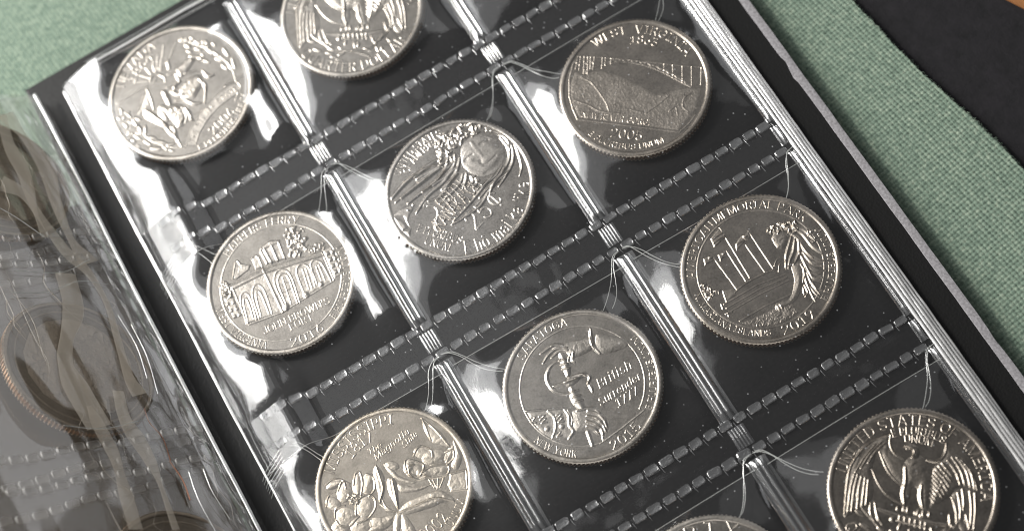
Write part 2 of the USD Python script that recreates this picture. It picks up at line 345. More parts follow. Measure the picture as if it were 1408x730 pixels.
def pocket_height(x, y, centre, seed, lift, rise):
    """Height of the front film over a pocket: a membrane held at the welds and lying on the coin, plus slack."""
    nx, ny = x.shape
    zc = COINZ + COINH
    e = np.clip((x - (x.max() - 6.5)) / 6.5, 0, 1)
    base = fallen(x) + rise * np.where(e < .74, (e / .74) ** 2 * (3 - 2 * e / .74), np.sqrt(np.clip(1 - ((e - .74) / .26) ** 2, 0, 1))) * np.clip((y.max() - y) / 6, 0, 1) * np.clip((y - y.min()) / 3, 0, 1) * (.75 + .5 * fbm2(x * 0 + 5 * seed, y, 9, 2, 77))
    R = np.hypot(x - centre[0], y - centre[1]) if centre is not None else np.full(x.shape, 99.0)
    fixed = np.zeros(x.shape, bool); val = np.zeros(x.shape)
    fixed[0], fixed[-1], fixed[:, 0], fixed[:, -1] = True, True, True, True
    val[:, -1] = 0.15
    on = R < 11.8
    fixed |= on; val[on] = zc + 0.05 - base[on]
    gap = np.minimum.reduce([x - x.min(), x.max() - x, y - y.min(), y.max() - y])
    N = nx * ny; idx = np.arange(N).reshape(nx, ny)
    r, c, d, rhs = [], [], [], np.where(fixed, val, 0.0).ravel()
    fr = idx[fixed]; r.append(fr); c.append(fr); d.append(np.ones(len(fr)))
    fi = idx[~fixed]
    ii, jj = np.nonzero(~fixed)
    r.append(fi); c.append(fi); d.append(np.full(len(fi), 4.0))
    for a, b in ((1, 0), (-1, 0), (0, 1), (0, -1)):
        r.append(fi); c.append(idx[ii + a, jj + b]); d.append(np.full(len(fi), -1.0))
    rhs[fi] = lift * 1e-3
    z = base + spsolve(coo_matrix((np.concatenate(d), (np.concatenate(r), np.concatenate(c))), (N, N)).tocsr(), rhs).reshape(nx, ny)
    slack = (fbm2(x + 31 * seed, y, 8.0, 2, seed) - 0.5) * 2
    slack = slack + .3 * (fbm2(x, y + 17 * seed, 3.2, 2, seed + 50) - .5)
    free = np.clip(gap / 3.0, 0, 1) * np.clip((x + 44) / 8, .15, 1) * np.clip((R - 11.6) / 1.5, 0, 1)
    z = z + 0.36 * slack * free + 0.022 * slack * (R < 12.5)
    for _ in range(6):
        zz = z.copy()
        zz[1:-1, 1:-1] = 0.4 * z[1:-1, 1:-1] + 0.15 * (z[2:, 1:-1] + z[:-2, 1:-1] + z[1:-1, 2:] + z[1:-1, :-2])
        z = np.where(on, np.maximum(zz, zc + 0.04), zz)
    return np.maximum(z, 0.1)


LEFT = -47.8
RISE = (2.1, 1.05, .4)
COLS = [(LEFT, AB - 0.9), (AB + 1.1, BC - 0.9), (BC + 1.1, RX - 0.3)]
CENTRES = {(0, -1): (-31.1, 52.5), (1, -1): (0, 49.6), (2, 0): (31.84, 11.53), (1, 0): (-.2, 11.69), (0, 0): (-31.7, 13.45), (2, 1): (32.12, -25.11), (1, 1): (0, -26.6), (0, 1): (-31.66, -24.97), (2, 2): (32.34, -65.27), (1, 2): (.4, -64.1)}
seed = 0
for r in range(-1, 3):
    ya, yb = (A1 - ROWP * r - MOUTH if r >= 0 else 65.8), A1 - ROWP * (r + 1) + 0.7
    for c, (xa, xb) in enumerate(COLS):
        seed += 1
        if not any(in_frame((x, y, 0), 20) for x in np.linspace(xa, xb, 6) for y in np.linspace(ya, yb, 6)): continue
        x, y = np.meshgrid(np.linspace(xa, xb, 76), np.linspace(yb, ya, 76), indexing='ij')
        z = pocket_height(x, y, CENTRES.get((c, r)), seed, 6.0, RISE[c])
        part('pocket_film', sheet(x, y, z), 'film', page, smooth=True)
        yl = np.linspace(0, 1, 40)
        part('pocket_mouth', tube(np.stack([xa + (xb - xa) * yl, np.full(40, ya) + 0.15 * np.sin(yl * 3 + seed), 0.2 + fallen(xa + (xb - xa) * yl)], 1), 0.05, 5), 'line', page, smooth=True)

for r in range(0, 3):                         # flat film between the rows, with two rows of welded dashes
    y0 = A1 - ROWP * r
    x, y = np.meshgrid(np.linspace(LEFT, RX - 0.2, 190), np.linspace(y0 - MOUTH, y0 + 0.7, 18), indexing='ij')
    z = fallen(x) - 0.03 + 0.22 * (fbm2(x, y, 7, 3, 40 + r) - 0.5)
    part('row_film', sheet(x, y, z), 'strip', page, smooth=True)


def dash(w, h, t, jit):
    """A small embossed weld: a pillow with a sunken middle."""
    pts = []
    for (sx, sy, z) in ((0.5, 0.5, 0.0), (0.44, 0.42, t), (0.36, 0.30, t * 0.72)):
        for a, b in ((-1, -0.6), (-0.75, -1), (0.75, -1), (1, -0.6), (1, 0.6), (0.75, 1), (-0.75, 1), (-1, 0.6)):
            pts.append([a * sx * w, b * sy * h, z])
    pts.append([0, 0, t * 0.7])
    f = []
    for L in range(2):
        for k in range(8):
            a, b, c2, d2 = L * 8 + k, L * 8 + (k + 1) % 8, (L + 1) * 8 + (k + 1) % 8, (L + 1) * 8 + k
            f += [[a, b, c2], [a, c2, d2]]
    f += [[16 + k, 16 + (k + 1) % 8, 24] for k in range(8)]
    v = np.array(pts) + jit.normal(0, 0.018, (25, 3)) * [1, 1, 0.6]
    tail = tube([[w * 0.62, -h * 0.1, 0.12], [w * 0.66, -h * 0.55, 0.1], [w * 0.72, -h * 1.0, 0.04]], [0.05, 0.05, 0.02], 4)
    return v, np.array(f), tail


DW, DH = 2.15, 1.36
for r in range(0, 3):
    for k2 in range(2):
        y = A1 - ROWP * r - GAP * k2
        for k in range(36):
            x = 45.3 - 2.535 * k
            if x < LX - 1.2 or not in_frame((x, y, 0), 15): continue
            v, f, tail = dash(DW * rng.uniform(0.93, 1.04), DH * rng.uniform(0.93, 1.06), 0.24, rng)
            v, f = join((v, f), tail)
            v = v * [rng.uniform(.86, 1.06), rng.uniform(.85, 1.08), rng.uniform(.4, 1.25)]; th = rng.normal(0, .05); v = np.column_stack([v[:, 0] * math.cos(th) - v[:, 1] * math.sin(th), v[:, 0] * math.sin(th) + v[:, 1] * math.cos(th), v[:, 2]])
            part('weld_dash', (v + [x + rng.normal(0, 0.04), y + rng.normal(0, 0.05), float(fallen(np.array(x)))], f), 'weld', page, smooth=50)


def bar(xc, y0, y1, prof, name, mat, jig=0.06, sd=0):
    """A welded seam: the profile (x, z) run along y."""
    n = max(3, int(abs(y1 - y0) / 0.7)); y = np.linspace(y0, y1, n)
    P = np.array(prof)
    w = jig * (meshkit.fbm(np.stack([y / 5, y * 0 + sd, y * 0], -1), 3, sd) - 0.5)
    X = xc + w[:, None] + P[None, :, 0]; Z = np.repeat(P[None, :, 1], n, 0); Y = np.repeat(y[:, None], len(P), 1)
    end = np.clip(np.minimum(np.abs(y - y0), np.abs(y - y1)) / 0.7, 0, 1)
    Z = 0.25 + (Z - 0.25) * (0.25 + 0.75 * end[:, None])
    part(name, sheet(X, Y, Z), mat, page, smooth=40)


TWIN = [(-1.25, .25), (-1.1, .42), (-.95, .25), (-.75, .3), (-.5, .75), (-.22, .86), (.02, .62), (.1, .5), (.25, .72), (.5, .8), (.7, .6), (.82, .34), (1.05, .3), (1.3, .25)]
RIBS = [(-1.3, .25)] + [q for k in range(5) for q in ((-1.1 + .5 * k, .28), (-.98 + .5 * k, .42), (-.86 + .5 * k, .42), (-.76 + .5 * k, .28))] + [(1.4, .25)]
for s, xc in enumerate((AB, BC)):
    for r in range(-1, 3):
        y0, y1 = A1 - ROWP * r - MOUTH + 1.6, A1 - ROWP * (r + 1) + 0.4
        if any(in_frame((xc, y, 0), 20) for y in np.linspace(y0, y1, 8)):
            bar(xc, y0, y1, [(a * 1.25, b) for a, b in TWIN], 'seam_bar', 'bar', sd=10 * s + r + 3)
        if r >= 0: bar(xc, A1 - ROWP * r - 0.9, A1 - ROWP * r - GAP + 0.9, RIBS, 'seam_rib', 'rib', sd=50 + 10 * s + r)
for r in range(-1, 3):                        # right border of the page
    bar(RX - 0.75, A1 - ROWP * r - MOUTH + 2.2, A1 - ROWP * (r + 1) + 0.2, [(-.55, .25), (-.4, .42), (-.25, .25), (-.1, .3), (.1, .55), (.35, .6), (.5, .3)], 'seam_bar', 'bar', sd=80 + r)
    if r >= 0: bar(RX - 1.1, A1 - ROWP * r - 0.8, A1 - ROWP * r - GAP + 0.8, [(-.35, .25), (-.2, .5), (-.05, .3), (.3, .3), (.45, .55), (.7, .55), (.8, .3)], 'seam_rib', 'bar', sd=90 + r)

for s, xc in enumerate((AB, BC, RX + 0.2, LX + 0.4)):   # thumb notches at the pocket mouths, cut through two layers of film
    for r in range(0, 3):
        y0 = A1 - ROWP * r
        for side in (-1, 1):
            if (s == 2 and side == 1) or (s == 3 and side == -1): continue
            for k in range(2):
                q = [(0.3, -5.6), (1.35, -6.05), (2.4, -7.4 - 0.4 * k), (3.3, -9.4), (4.25 + .35 * k, -11.3), (5.4 + .5 * k, -12.7), (6.3 + .5 * k, -13.3 - .2 * k)]
                if not in_frame((xc, y0 - 8, 0), 30): continue
                jx, jy, sc = rng.normal(0, .18), rng.normal(0, .3), rng.uniform(.85, 1.15)
                p = curve([(xc + side * (a * sc + 0.45 * k + jx), y0 + b + jy * min(1, a / 2) + rng.normal(0, .07), 0.62 + 0.55 * max(0, (-b - 9) / 4.3) + .04 * k) for a, b in q], 5)
                part('thumb_notch', tube(p, 0.065, 5), 'line', page, smooth=True)

# hem of film along the top of the page
y = np.linspace(0, 1, 120); x = LX + 0.6 + (RX - LX) * y
for k, (yy0, z, r) in enumerate([(67.0, 0.35, 0.28), (66.0, 0.55, 0.12), (68.0, 0.0, 0.16)]):
    part('top_hem', tube(np.stack([x, yy0 + 0.35 * (meshkit.fbm(np.stack([x / 8, x * 0 + k, x * 0], -1), 3, 60 + k) - 0.5), np.full_like(x, z)], 1), r, 8), 'bar' if k else 'edge', page, smooth=True)

# ---- the hinge: film rolling down into the gutter
HP = [(-47.7, .05), (-48.0, -.5), (-48.4, -1.3), (-48.8, -2.1), (-49.5, -2.9), (-50.6, -3.1), (-51.4, -2.4), (-52.2, -.6), (-52.5, 1.2)]
hp = curve(HP, 7)
y = np.linspace(-95, 66.0, 400)
mouths = [A1 - ROWP * r - MOUTH for r in range(0, 3)]
P = hp[None, :, :].repeat(len(y), 0)
wob = (meshkit.fbm(np.stack([y / 16, y * 0, y * 0], -1), 3, 31) - 0.5)
dip = sum(np.exp(-((y - q) / 0.9) ** 2) for q in mouths)
arc = np.linspace(0, 1, len(hp))[None, :]
X = P[:, :, 0] + 0.5 * wob[:, None] * arc
Z = P[:, :, 1] - 0.45 * dip[:, None] * np.sin(np.pi * np.clip(arc * 1.1, 0, 1)) - 0.012 * (np.clip(y - 55, 0, 99) ** 2)[:, None] * arc * 0.6
hinge = part('hinge', sheet(X, np.repeat(y[:, None], len(hp), 1), Z), 'hinge', album, smooth=True)
for k, (x, z) in enumerate([(-47.95, -.35), (-48.3, -1.1), (-48.7, -1.8), (-49.2, -2.4)]):
    w = 0.4 * (meshkit.fbm(np.stack([y / 20, y * 0 + k, y * 0], -1), 3, 70 + k) - 0.5)
    part('hinge_rib', tube(np.stack([x + w, y, z + 0 * y], 1), 0.13 + 0.04 * (k % 2), 6), 'edge' if k < 2 else 'bar', hinge, smooth=True)
part('gutter', box(-53.3, -47.0, -95, 66, -4.1, -3.3), 'backing', album, smooth=False)
for q in mouths:                              # gathered film where a pocket mouth meets the hinge
    for k in range(6):
        dy = -1.6 + 0.6 * k
        pts = curve([(-44.3, q + dy + 0.9, 1.4), (-46.4, q + dy, .75), (-48.0, q + dy - 0.6, -.2), (-49.8, q + dy - 1.2 + rng.normal(0, .2), -2.7)], 5)
        part('gather_line', tube(pts, 0.06, 5), 'line', hinge, smooth=True)

# ---- turned pages on the left, standing up from the binding
def on_left(s, y, alpha=48.3, up=0.0):
    a = math.radians(alpha); s = np.asarray(s, float)
    return np.stack([-52.5 - s * math.cos(a) + up * math.sin(a), np.asarray(y, float) + 0 * s, 2.0 + s * math.sin(a) + up * math.cos(a)], -1)


LROWS = [36.6, 31.5, -1.9, -7.1]
y = np.linspace(-60, 66.5, 300)
fold = tube(np.stack([-52.45 + 0.25 * (meshkit.fbm(np.stack([y / 15, y * 0, y * 0], -1), 3, 77) - 0.5), y, 1.6 + 0.3 * np.sin(y / 11)], 1), 0.33, 10)


def left_sheet(alpha, seed, s1, amp, y0=-60, y1=66, ns=150, ny=300):
    s, y = np.meshgrid(np.linspace(0.2, s1, ns), np.linspace(y0, y1, ny), indexing='ij')
    w = amp * (fbm2(s * 1.1 + seed, y * 0.35, 8.0, 2, seed) - 0.5) * np.clip(s / 3, 0.15, 1)
    w = w + 0.9 * np.exp(-s / 3.0) * (fbm2(s * 2, y * .6, 3.6, 2, seed + 5) - 0.5)
    p = on_left(s.ravel(), y.ravel(), alpha).reshape(*s.shape, 3)
    a = math.radians(alpha)
    p[..., 0] += w * math.sin(a); p[..., 2] += w * math.cos(a)
    return sheet(p[..., 0], p[..., 1], p[..., 2])


turned = part('turned_page', left_sheet(48.3, 3, 46, 1.5), 'old', album, smooth=True)
part('page_fold', fold, 'edge', turned, smooth=True)
turned2 = part('turned_page', left_sheet(40.0, 9, 46, 1.4), 'old', album, smooth=True)


def left_dash(s, y, alpha, parent, up):
    v, f, tail = dash(DW * rng.uniform(.95, 1.08), DH * rng.uniform(.95, 1.08), 0.3, rng)
    a = math.radians(alpha)
    e1, e3 = np.array([-math.cos(a), 0, math.sin(a)]), np.array([math.sin(a), 0, math.cos(a)])
    q = on_left(s, y, alpha, up) + v[:, :1] * e1 + v[:, 1:2] * np.array([0, 1.0, 0]) + v[:, 2:] * e3
    part('weld_dash', (q, f[:, ::-1]), 'oldweld', parent, smooth=50)


for tp, alpha, dy in ((turned, 48.3, 0.0), (turned2, 40.0, -1.6)):
    for yr in LROWS:
        for k in range(14):
            s = 2.2 + 2.6 * k
            if in_frame(on_left(s, yr + dy, alpha), 15): left_dash(s, yr + dy + 0.3 * math.sin(k), alpha, tp, 0.35)
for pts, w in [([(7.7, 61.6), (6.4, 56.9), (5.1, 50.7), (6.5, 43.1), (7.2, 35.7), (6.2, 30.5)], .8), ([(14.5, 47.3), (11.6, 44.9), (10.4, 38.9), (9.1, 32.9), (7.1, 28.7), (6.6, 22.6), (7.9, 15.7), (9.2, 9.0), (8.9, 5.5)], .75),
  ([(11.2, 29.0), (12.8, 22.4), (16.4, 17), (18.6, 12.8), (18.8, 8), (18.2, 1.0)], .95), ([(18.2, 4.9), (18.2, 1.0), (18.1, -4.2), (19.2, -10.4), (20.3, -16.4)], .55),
  ([(12.2, 6.7), (13.4, 1.6), (12.8, -3.8), (12.8, -9.0), (14.0, -17.7)], .6), ([(8.4, 61.6), (9.7, 55.4), (9.7, 49.3), (11.0, 41.9), (11.6, 36.1)], .6)]:                        # creased film lying in soft bands, reflected tan glare painted in
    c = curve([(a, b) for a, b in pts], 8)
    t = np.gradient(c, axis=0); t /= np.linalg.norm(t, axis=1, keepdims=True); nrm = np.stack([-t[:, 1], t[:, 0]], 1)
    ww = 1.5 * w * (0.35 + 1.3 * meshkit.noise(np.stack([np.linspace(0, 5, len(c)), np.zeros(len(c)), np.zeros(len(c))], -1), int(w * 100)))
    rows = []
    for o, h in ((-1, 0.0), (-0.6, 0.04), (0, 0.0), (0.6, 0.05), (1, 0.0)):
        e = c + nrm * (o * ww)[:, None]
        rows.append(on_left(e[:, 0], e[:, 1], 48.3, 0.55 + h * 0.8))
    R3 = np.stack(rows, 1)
    part('film_fold_glare', sheet(R3[..., 0], R3[..., 1], R3[..., 2]), 'fold', turned, smooth=True)
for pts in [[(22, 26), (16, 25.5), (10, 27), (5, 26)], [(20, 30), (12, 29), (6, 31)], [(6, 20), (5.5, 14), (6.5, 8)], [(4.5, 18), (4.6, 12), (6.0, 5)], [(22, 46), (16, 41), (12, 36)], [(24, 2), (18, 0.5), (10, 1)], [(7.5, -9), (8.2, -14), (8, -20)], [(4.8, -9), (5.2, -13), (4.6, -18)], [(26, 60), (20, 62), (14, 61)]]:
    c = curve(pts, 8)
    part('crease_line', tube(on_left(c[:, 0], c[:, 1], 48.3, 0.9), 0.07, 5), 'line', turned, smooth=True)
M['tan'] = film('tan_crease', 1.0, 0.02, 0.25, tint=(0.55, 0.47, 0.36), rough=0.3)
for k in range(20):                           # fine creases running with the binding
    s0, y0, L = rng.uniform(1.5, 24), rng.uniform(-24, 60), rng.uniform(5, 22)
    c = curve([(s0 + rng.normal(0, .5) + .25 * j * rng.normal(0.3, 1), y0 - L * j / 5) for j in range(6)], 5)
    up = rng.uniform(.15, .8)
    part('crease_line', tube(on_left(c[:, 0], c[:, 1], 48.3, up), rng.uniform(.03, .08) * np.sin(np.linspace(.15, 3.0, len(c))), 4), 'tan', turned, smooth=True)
for pts in [[(8.6, 3.5), (8.9, 1), (8, -2), (8.6, -6)], [(8.8, -6), (8.2, -9.5), (8.6, -13)]]:
    c = curve(pts, 8)
    part('reddish_crease', tube(on_left(c[:, 0], c[:, 1], 48.3, -0.3), 0.1, 5), 'pink', turned, smooth=True)
s, y = np.meshgrid(np.linspace(0.5, 4.4, 30), np.linspace(-60, 64, 420), indexing='ij')   # crinkled flap along the fold
p = on_left(s.ravel(), y.ravel(), 60).reshape(*s.shape, 3)
wv_ = 1.1 * (fbm2(s * 1.3, y * .5, 3.0, 2, 91) - 0.5) * np.sin(np.pi * (s - 0.5) / 3.9)
p[..., 0] += wv_; p[..., 2] += wv_ * 0.6 + 0.3
part('crinkled_flap', sheet(p[..., 0], p[..., 1], p[..., 2]), 'crease', turned, smooth=True)
for (s0, s1, y0, y1) in ((1.5, 46, -50, 43),):
    s, y = np.meshgrid(np.linspace(s0, s1, 24), np.linspace(y0, y1, 18), indexing='ij')
    p = on_left(s.ravel(), y.ravel(), 33.0).reshape(*s.shape, 3)
    part('insert_card', sheet(p[..., 0], p[..., 1], p[..., 2]), 'insert', turned2, smooth=True)

# ================================================================== coins
FIELD, RIM, RAD = 1.58, COINH, 12.13
ART = {'wv':([('panel_border',[('S',.07,.13,[(-4.61,9.74),(-6.15,9.02),(-7.97,7.04),(-9.49,4.41),(-10.13,2.13),(-10.42,.21),(-4.29,-5.21),(1.8,-10.58),(3.67,-10.19),(5.37,-9.46)])]),('arch_bridge',[('s',.1,.11,[(-4.76,9.84),(-.24,6.33),(4.23,2.49),(7.6,-.47),(10.55,-2.91)]),('s',.1,.1,[(-5.24,6.48),(-2.93,6.49),(.27,5.16),(2.87,2.86),(4.81,.14),(6.24,-2.73),(7.35,-4.92)]),('s',.08,.08,[(-2.13,6.5),(.5,5.55),(2.9,3.57),(4.69,1.26),(6.16,-1.55),(7.33,-4.5)]),('S',.09,.09,[(-4.81,9.74),(-6.22,8.06)]),('S',.09,.09,[(-4.44,9.49),(-5.82,7.66)]),('S',.09,.1,[(-3.98,9.12),(-5.52,6.67)]),('S',.09,.1,[(-3.51,8.76),(-5.05,6.26)]),('S',.09,.09,[(-2.69,8.12),(-3.97,6.41)]),('S',.09,.09,[(-3.16,8.48),(-4.24,6.82)]),('S',.09,.09,[(-1.66,7.29),(-2.66,5.85)]),('S',.09,.09,[(-1.23,7),(-1.96,5.97)]),('S',.08,.08,[(-.54,6.49),(-1.08,5.7)]),('S',.09,.09,[(5.93,.89),(5.19,-.35)]),('S',.09,.09,[(7,-.02),(5.9,-1.92)]),('S',.09,.09,[(8.16,-.98),(6.67,-3.52)]),('S',.09,.09,[(9.32,-1.94),(7.52,-4.9)]),('S',.1,.1,[(10.5,-2.92),(8.89,-5.42)]),('S',.06,.06,[(-1.12,6.18),(-.32,6.19),(-.02,5.35),(.78,5.36),(1.1,4.55),(1.88,4.53),(2.17,3.69),(2.94,3.63),(3.15,2.67),(3.89,2.58),(4.09,1.58),(4.81,1.46),(4.94,.36),(5.66,.24),(5.68,-1.04),(6.36,-1.22),(6.33,-2.57),(7.01,-2.75),(7.02,-4.03)]),('S',.06,.06,[(-4.43,8.55),(-4.24,7.51),(-5.19,7.23),(-4.95,6.29)]),('S',.06,.06,[(-5.61,9.12),(-5.31,8)]),('S',.06,.06,[(-3.39,8.08),(-3.38,6.93),(-4.12,6.83)])]),('gorge_hillside',[('n',.04,.55,[(-6.59,7.71),(-5.45,6.26),(-3.92,6.15),(-2.78,5.38),(-1.18,3.39),(.78,.02),(2.17,-2.94),(4.98,-4.15),(7.23,-4.98),(8.65,-6.02),(7.18,-7.64),(5.24,-9.02),(1.87,-10.32),(-4.16,-4.98),(-10.09,.31),(-9.72,3.66),(-8.26,6.32)]),('s',.1,.12,[(-9.15,3.28),(-7.82,1.49),(-6.69,-.61),(-4.34,-2.63)]),('s',.1,.12,[(-2.58,-2.99),(-1.89,-3.81),(-1.13,-4.5)]),('s',.09,.1,[(2.54,-3.63),(4.7,-3.96),(7.19,-5.04)]),('s',.08,.1,[(-.96,-4.88),(1.96,-4.59),(3.76,-4.22)]),('s',.09,.1,[(-6.21,6.31),(-5.35,4.37),(-5.17,.62),(-5.56,-1.37)]),('s',.09,.09,[(6.75,-5.78),(5.42,-6.01),(4.51,-7.19),(4.82,-8.29)]),('s',.08,.09,[(2.31,-6.62),(3.54,-6.54),(3.05,-8)]),('c',.04,.2,50,[(2.54,-3.63),(7.88,-5.86),(5.94,-9.04),(2.08,-10.24),(-.88,-6.72),(1.77,-4.91)]),('c',.04,.18,40,[(-7.4,6.65),(-5.45,4.89),(-6.12,-.99),(-9.71,.95),(-9.58,3.57)])])],[('A','WEST',10.38,93.8,70.2,1.5,'o'),('A','VIRGINIA',10.28,55,4.8,1.5,'o'),('A','1863',8.44,61,36.5,1.45,'o'),('L','NEW RIVER GORGE',(-9.69,.18),(-1.2,-7.26),1.05),('L','2005',(-7.56,-5.3),(-3.85,-8.55),1.55),('A','E PLURIBUS UNUM',10.29,-162.1,-97.9,.95,'i')]),
'kan':([('face',[('P',.26,2,[(2.99,5),(2.38,3.31),(2.63,1.76),(3.5,.36),(4.47,-.47),(5.93,-.78),(7.45,-.26),(8.78,.85),(9.43,2.47),(9.44,4.24),(8.52,6.07),(6.71,6.89),(5.01,6.8),(3.74,6.14)]),('s',.09,.55,[(5.44,5.95),(5.53,4.39),(5.72,2.88)]),('P',.07,.33,[(6.43,2.75),(6.32,2.5),(6.05,2.34),(5.72,2.35),(5.46,2.5),(5.36,2.76),(5.47,3.01),(5.75,3.17),(6.07,3.17),(6.34,3.01)]),('s',.06,.2,[(3.25,4.51),(4.08,4.98),(5.21,5.08)]),('s',.07,.22,[(6.54,5.69),(7.72,5.75),(8.62,4.69)]),('g',.1,.22,[(3.05,3.71),(3.83,3.93),(4.51,3.95)]),('g',.1,.22,[(6.5,4.88),(7.21,4.97),(7.86,4.81)]),('P',.07,.2,[(4.15,3.91),(4.12,3.76),(3.96,3.62),(3.75,3.56),(3.56,3.59),(3.46,3.71),(3.5,3.86),(3.66,4),(3.87,4.06),(4.06,4.03)]),('P',.07,.18,[(7.57,4.84),(7.49,4.7),(7.29,4.62),(7.05,4.62),(6.86,4.71),(6.79,4.85),(6.87,4.99),(7.07,5.07),(7.31,5.07),(7.5,4.98)]),('g',.08,.3,[(4.39,3.01),(5.15,2.6),(5.07,2)]),('s',.05,.4,[(6.85,4.18),(7.52,3.17),(8.52,2.6)]),('g',.06,.2,[(5.2,1.36),(6.19,1.36),(7.56,1.75)]),('s',.05,.2,[(5.22,.8),(6.16,.73),(7.4,1.11)]),('s',.05,.4,[(2.86,2.76),(3.33,1.53),(4.44,.2)]),('g',.05,.4,[(4.94,.01),(6.42,.09),(7.93,.81)])]),('flowing_hair',[('s',.26,.3,[(1.42,6.27),(-2.69,6.29),(-6.3,5.69),(-9.94,4.4)]),('s',.26,.3,[(1.31,5.32),(-2.68,4.79),(-6.15,4.3),(-9.68,3.58)]),('s',.26,.3,[(1.27,4.51),(-1.99,3.42),(-5.4,2.8),(-8.13,2.29)]),('s',.26,.3,[(1.17,3.42),(-2,2.27),(-4.73,1.76),(-7.7,.19)]),('s',.26,.3,[(1.04,2.44),(-1.19,1.51),(-3.35,.54),(-5.23,.85)]),('s',.26,.3,[(1.73,1.98),(.56,.82),(-1.33,.13),(-2.87,-.23)]),('s',.26,.3,[(-.5,5.77),(-4.08,6),(-7.13,5.68),(-9.93,4.66)]),('s',.26,.3,[(-.61,4.82),(-3.63,4.4),(-5.94,4.07),(-8.63,3.63)]),('s',.26,.3,[(2.65,4.76),(1.56,3.39),(-.03,2.13),(-2.46,1.42)]),('s',.26,.3,[(2.06,6.32),(.06,5.3),(-2.25,5.21),(-4.96,5.14)]),('s',.26,.3,[(2.24,1.79),(1.53,.64),(.54,-.18)]),('s',.26,.3,[(2.6,.95),(2.39,-.16),(1.42,-.44)]),('s',.26,.3,[(3.05,.29),(2.84,-.68),(1.93,-1)]),('s',.26,.3,[(1.14,5.76),(-.1,4.39),(-2.33,3.18),(-5.25,2.7)]),('s',.26,.3,[(-1.33,5.76),(-2.73,5.84),(-5.13,5.57)]),('s',.26,.3,[(2.26,5.71),(1.27,4.05),(-.75,3.06),(-3.33,2.68)]),('s',.22,.26,[(8.69,6.89),(10.37,5.31),(11.24,3.04),(10.93,.45),(10.17,-2.05),(9.12,-3.34)]),('s',.22,.26,[(9.05,5.9),(10.43,3.95),(10.53,1.64),(9.51,-.46),(7.6,-1.97),(5.46,-3.09)]),('s',.22,.26,[(9.72,4.15),(9.93,2.04),(9.22,.19),(7.46,-1.05),(5.02,-2.2),(3.37,-3.77)]),('s',.22,.26,[(7.66,-.26),(5.86,-1.28),(3.64,-1.75),(1.02,-2.78),(-1.12,-3.56),(-3.47,-4.29)]),('s',.22,.26,[(7.97,-1.75),(4.44,-2.65),(1.4,-4.3),(-1.58,-4.71),(-3.97,-4.69)]),('s',.22,.26,[(8.54,6.47),(9.71,5.23),(10.39,3.14),(9.98,1.31)]),('s',.22,.26,[(5.9,-.85),(4.19,-1.34),(2.1,-1.8)]),('s',.22,.26,[(7.77,-.79),(6.46,-1.68),(4.02,-2.37),(1.99,-3.1)])]),('flower_wreath',[('c',.34,.42,75,[(.26,8.68),(2.01,9.63),(4.23,10.28),(6.28,9.86),(8.27,8.21),(8.73,6.82),(7.39,6.63),(5.5,6.94),(4.02,6.89),(2.76,6.09),(1.32,6.1),(.45,7.15)]),('c',.26,.34,26,[(.09,7.62),(1.98,7.3),(1.46,4.85),(-.61,4.82),(-.87,6.62)])]),('shoulder_outline',[('s',.14,.2,[(-7.9,.05),(-6.61,.94),(-5.37,1.72)]),('s',.14,.2,[(-5.74,.28),(-4.82,-.51),(-4.78,-1.63),(-5.75,-2.81),(-6.41,-3.73),(-6.16,-4.62),(-5.21,-4.96)]),('n',.1,.5,[(-7.27,.46),(-5.46,1.55),(-4.77,.19),(-6.19,.2)])]),('bird_and_shore',[('p',.12,.4,[(-11.08,1.8),(-9.84,2.14),(-7.73,1.89),(-7.61,1.13),(-8.69,.47),(-9.54,-.34),(-9.63,-1.64),(-9.9,-1.01),(-9.78,.73)]),('p',.16,.4,[(-11.06,-1.52),(-9.6,-1.66),(-10.59,-2.91)]),('p',.14,.4,[(-11.14,1.61),(-10.14,.05),(-10.08,-1.35),(-11.1,-1.36),(-11.32,.14)]),('P',.22,.19,[(-8.47,1.01),(-8.59,.99),(-8.74,1.08),(-8.86,1.24),(-8.91,1.42),(-8.87,1.55),(-8.75,1.57),(-8.6,1.48),(-8.48,1.31),(-8.43,1.13)]),('P',.22,.17,[(-7.53,1.35),(-7.66,1.38),(-7.75,1.52),(-7.78,1.71),(-7.73,1.88),(-7.61,1.96),(-7.48,1.93),(-7.38,1.79),(-7.36,1.6),(-7.41,1.43)])])],[('A','UNITED STATES',11.02,131.7,80.4,1.15,'o'),('A','OF AMERICA',9.29,127.1,85.3,1.15,'o'),('L','E PLURIBUS',(-9.2,-2.59),(-4.37,-8.29),1.35),('L','UNUM',(-9.17,-5.09),(-6.55,-8.3),1.3),('L','25¢',(-1.16,-7.69),(5.13,-5.93),3.3),('A','E hō mai ka ʻike',10.08,-111.6,-29.6,2.2,'i'),('L','EDITH',(-3.8,-1.63),(.91,-.33),2),('L','KANAKAʻOLE',(-5.81,-4.57),(3.82,-1.42),2.2)]),
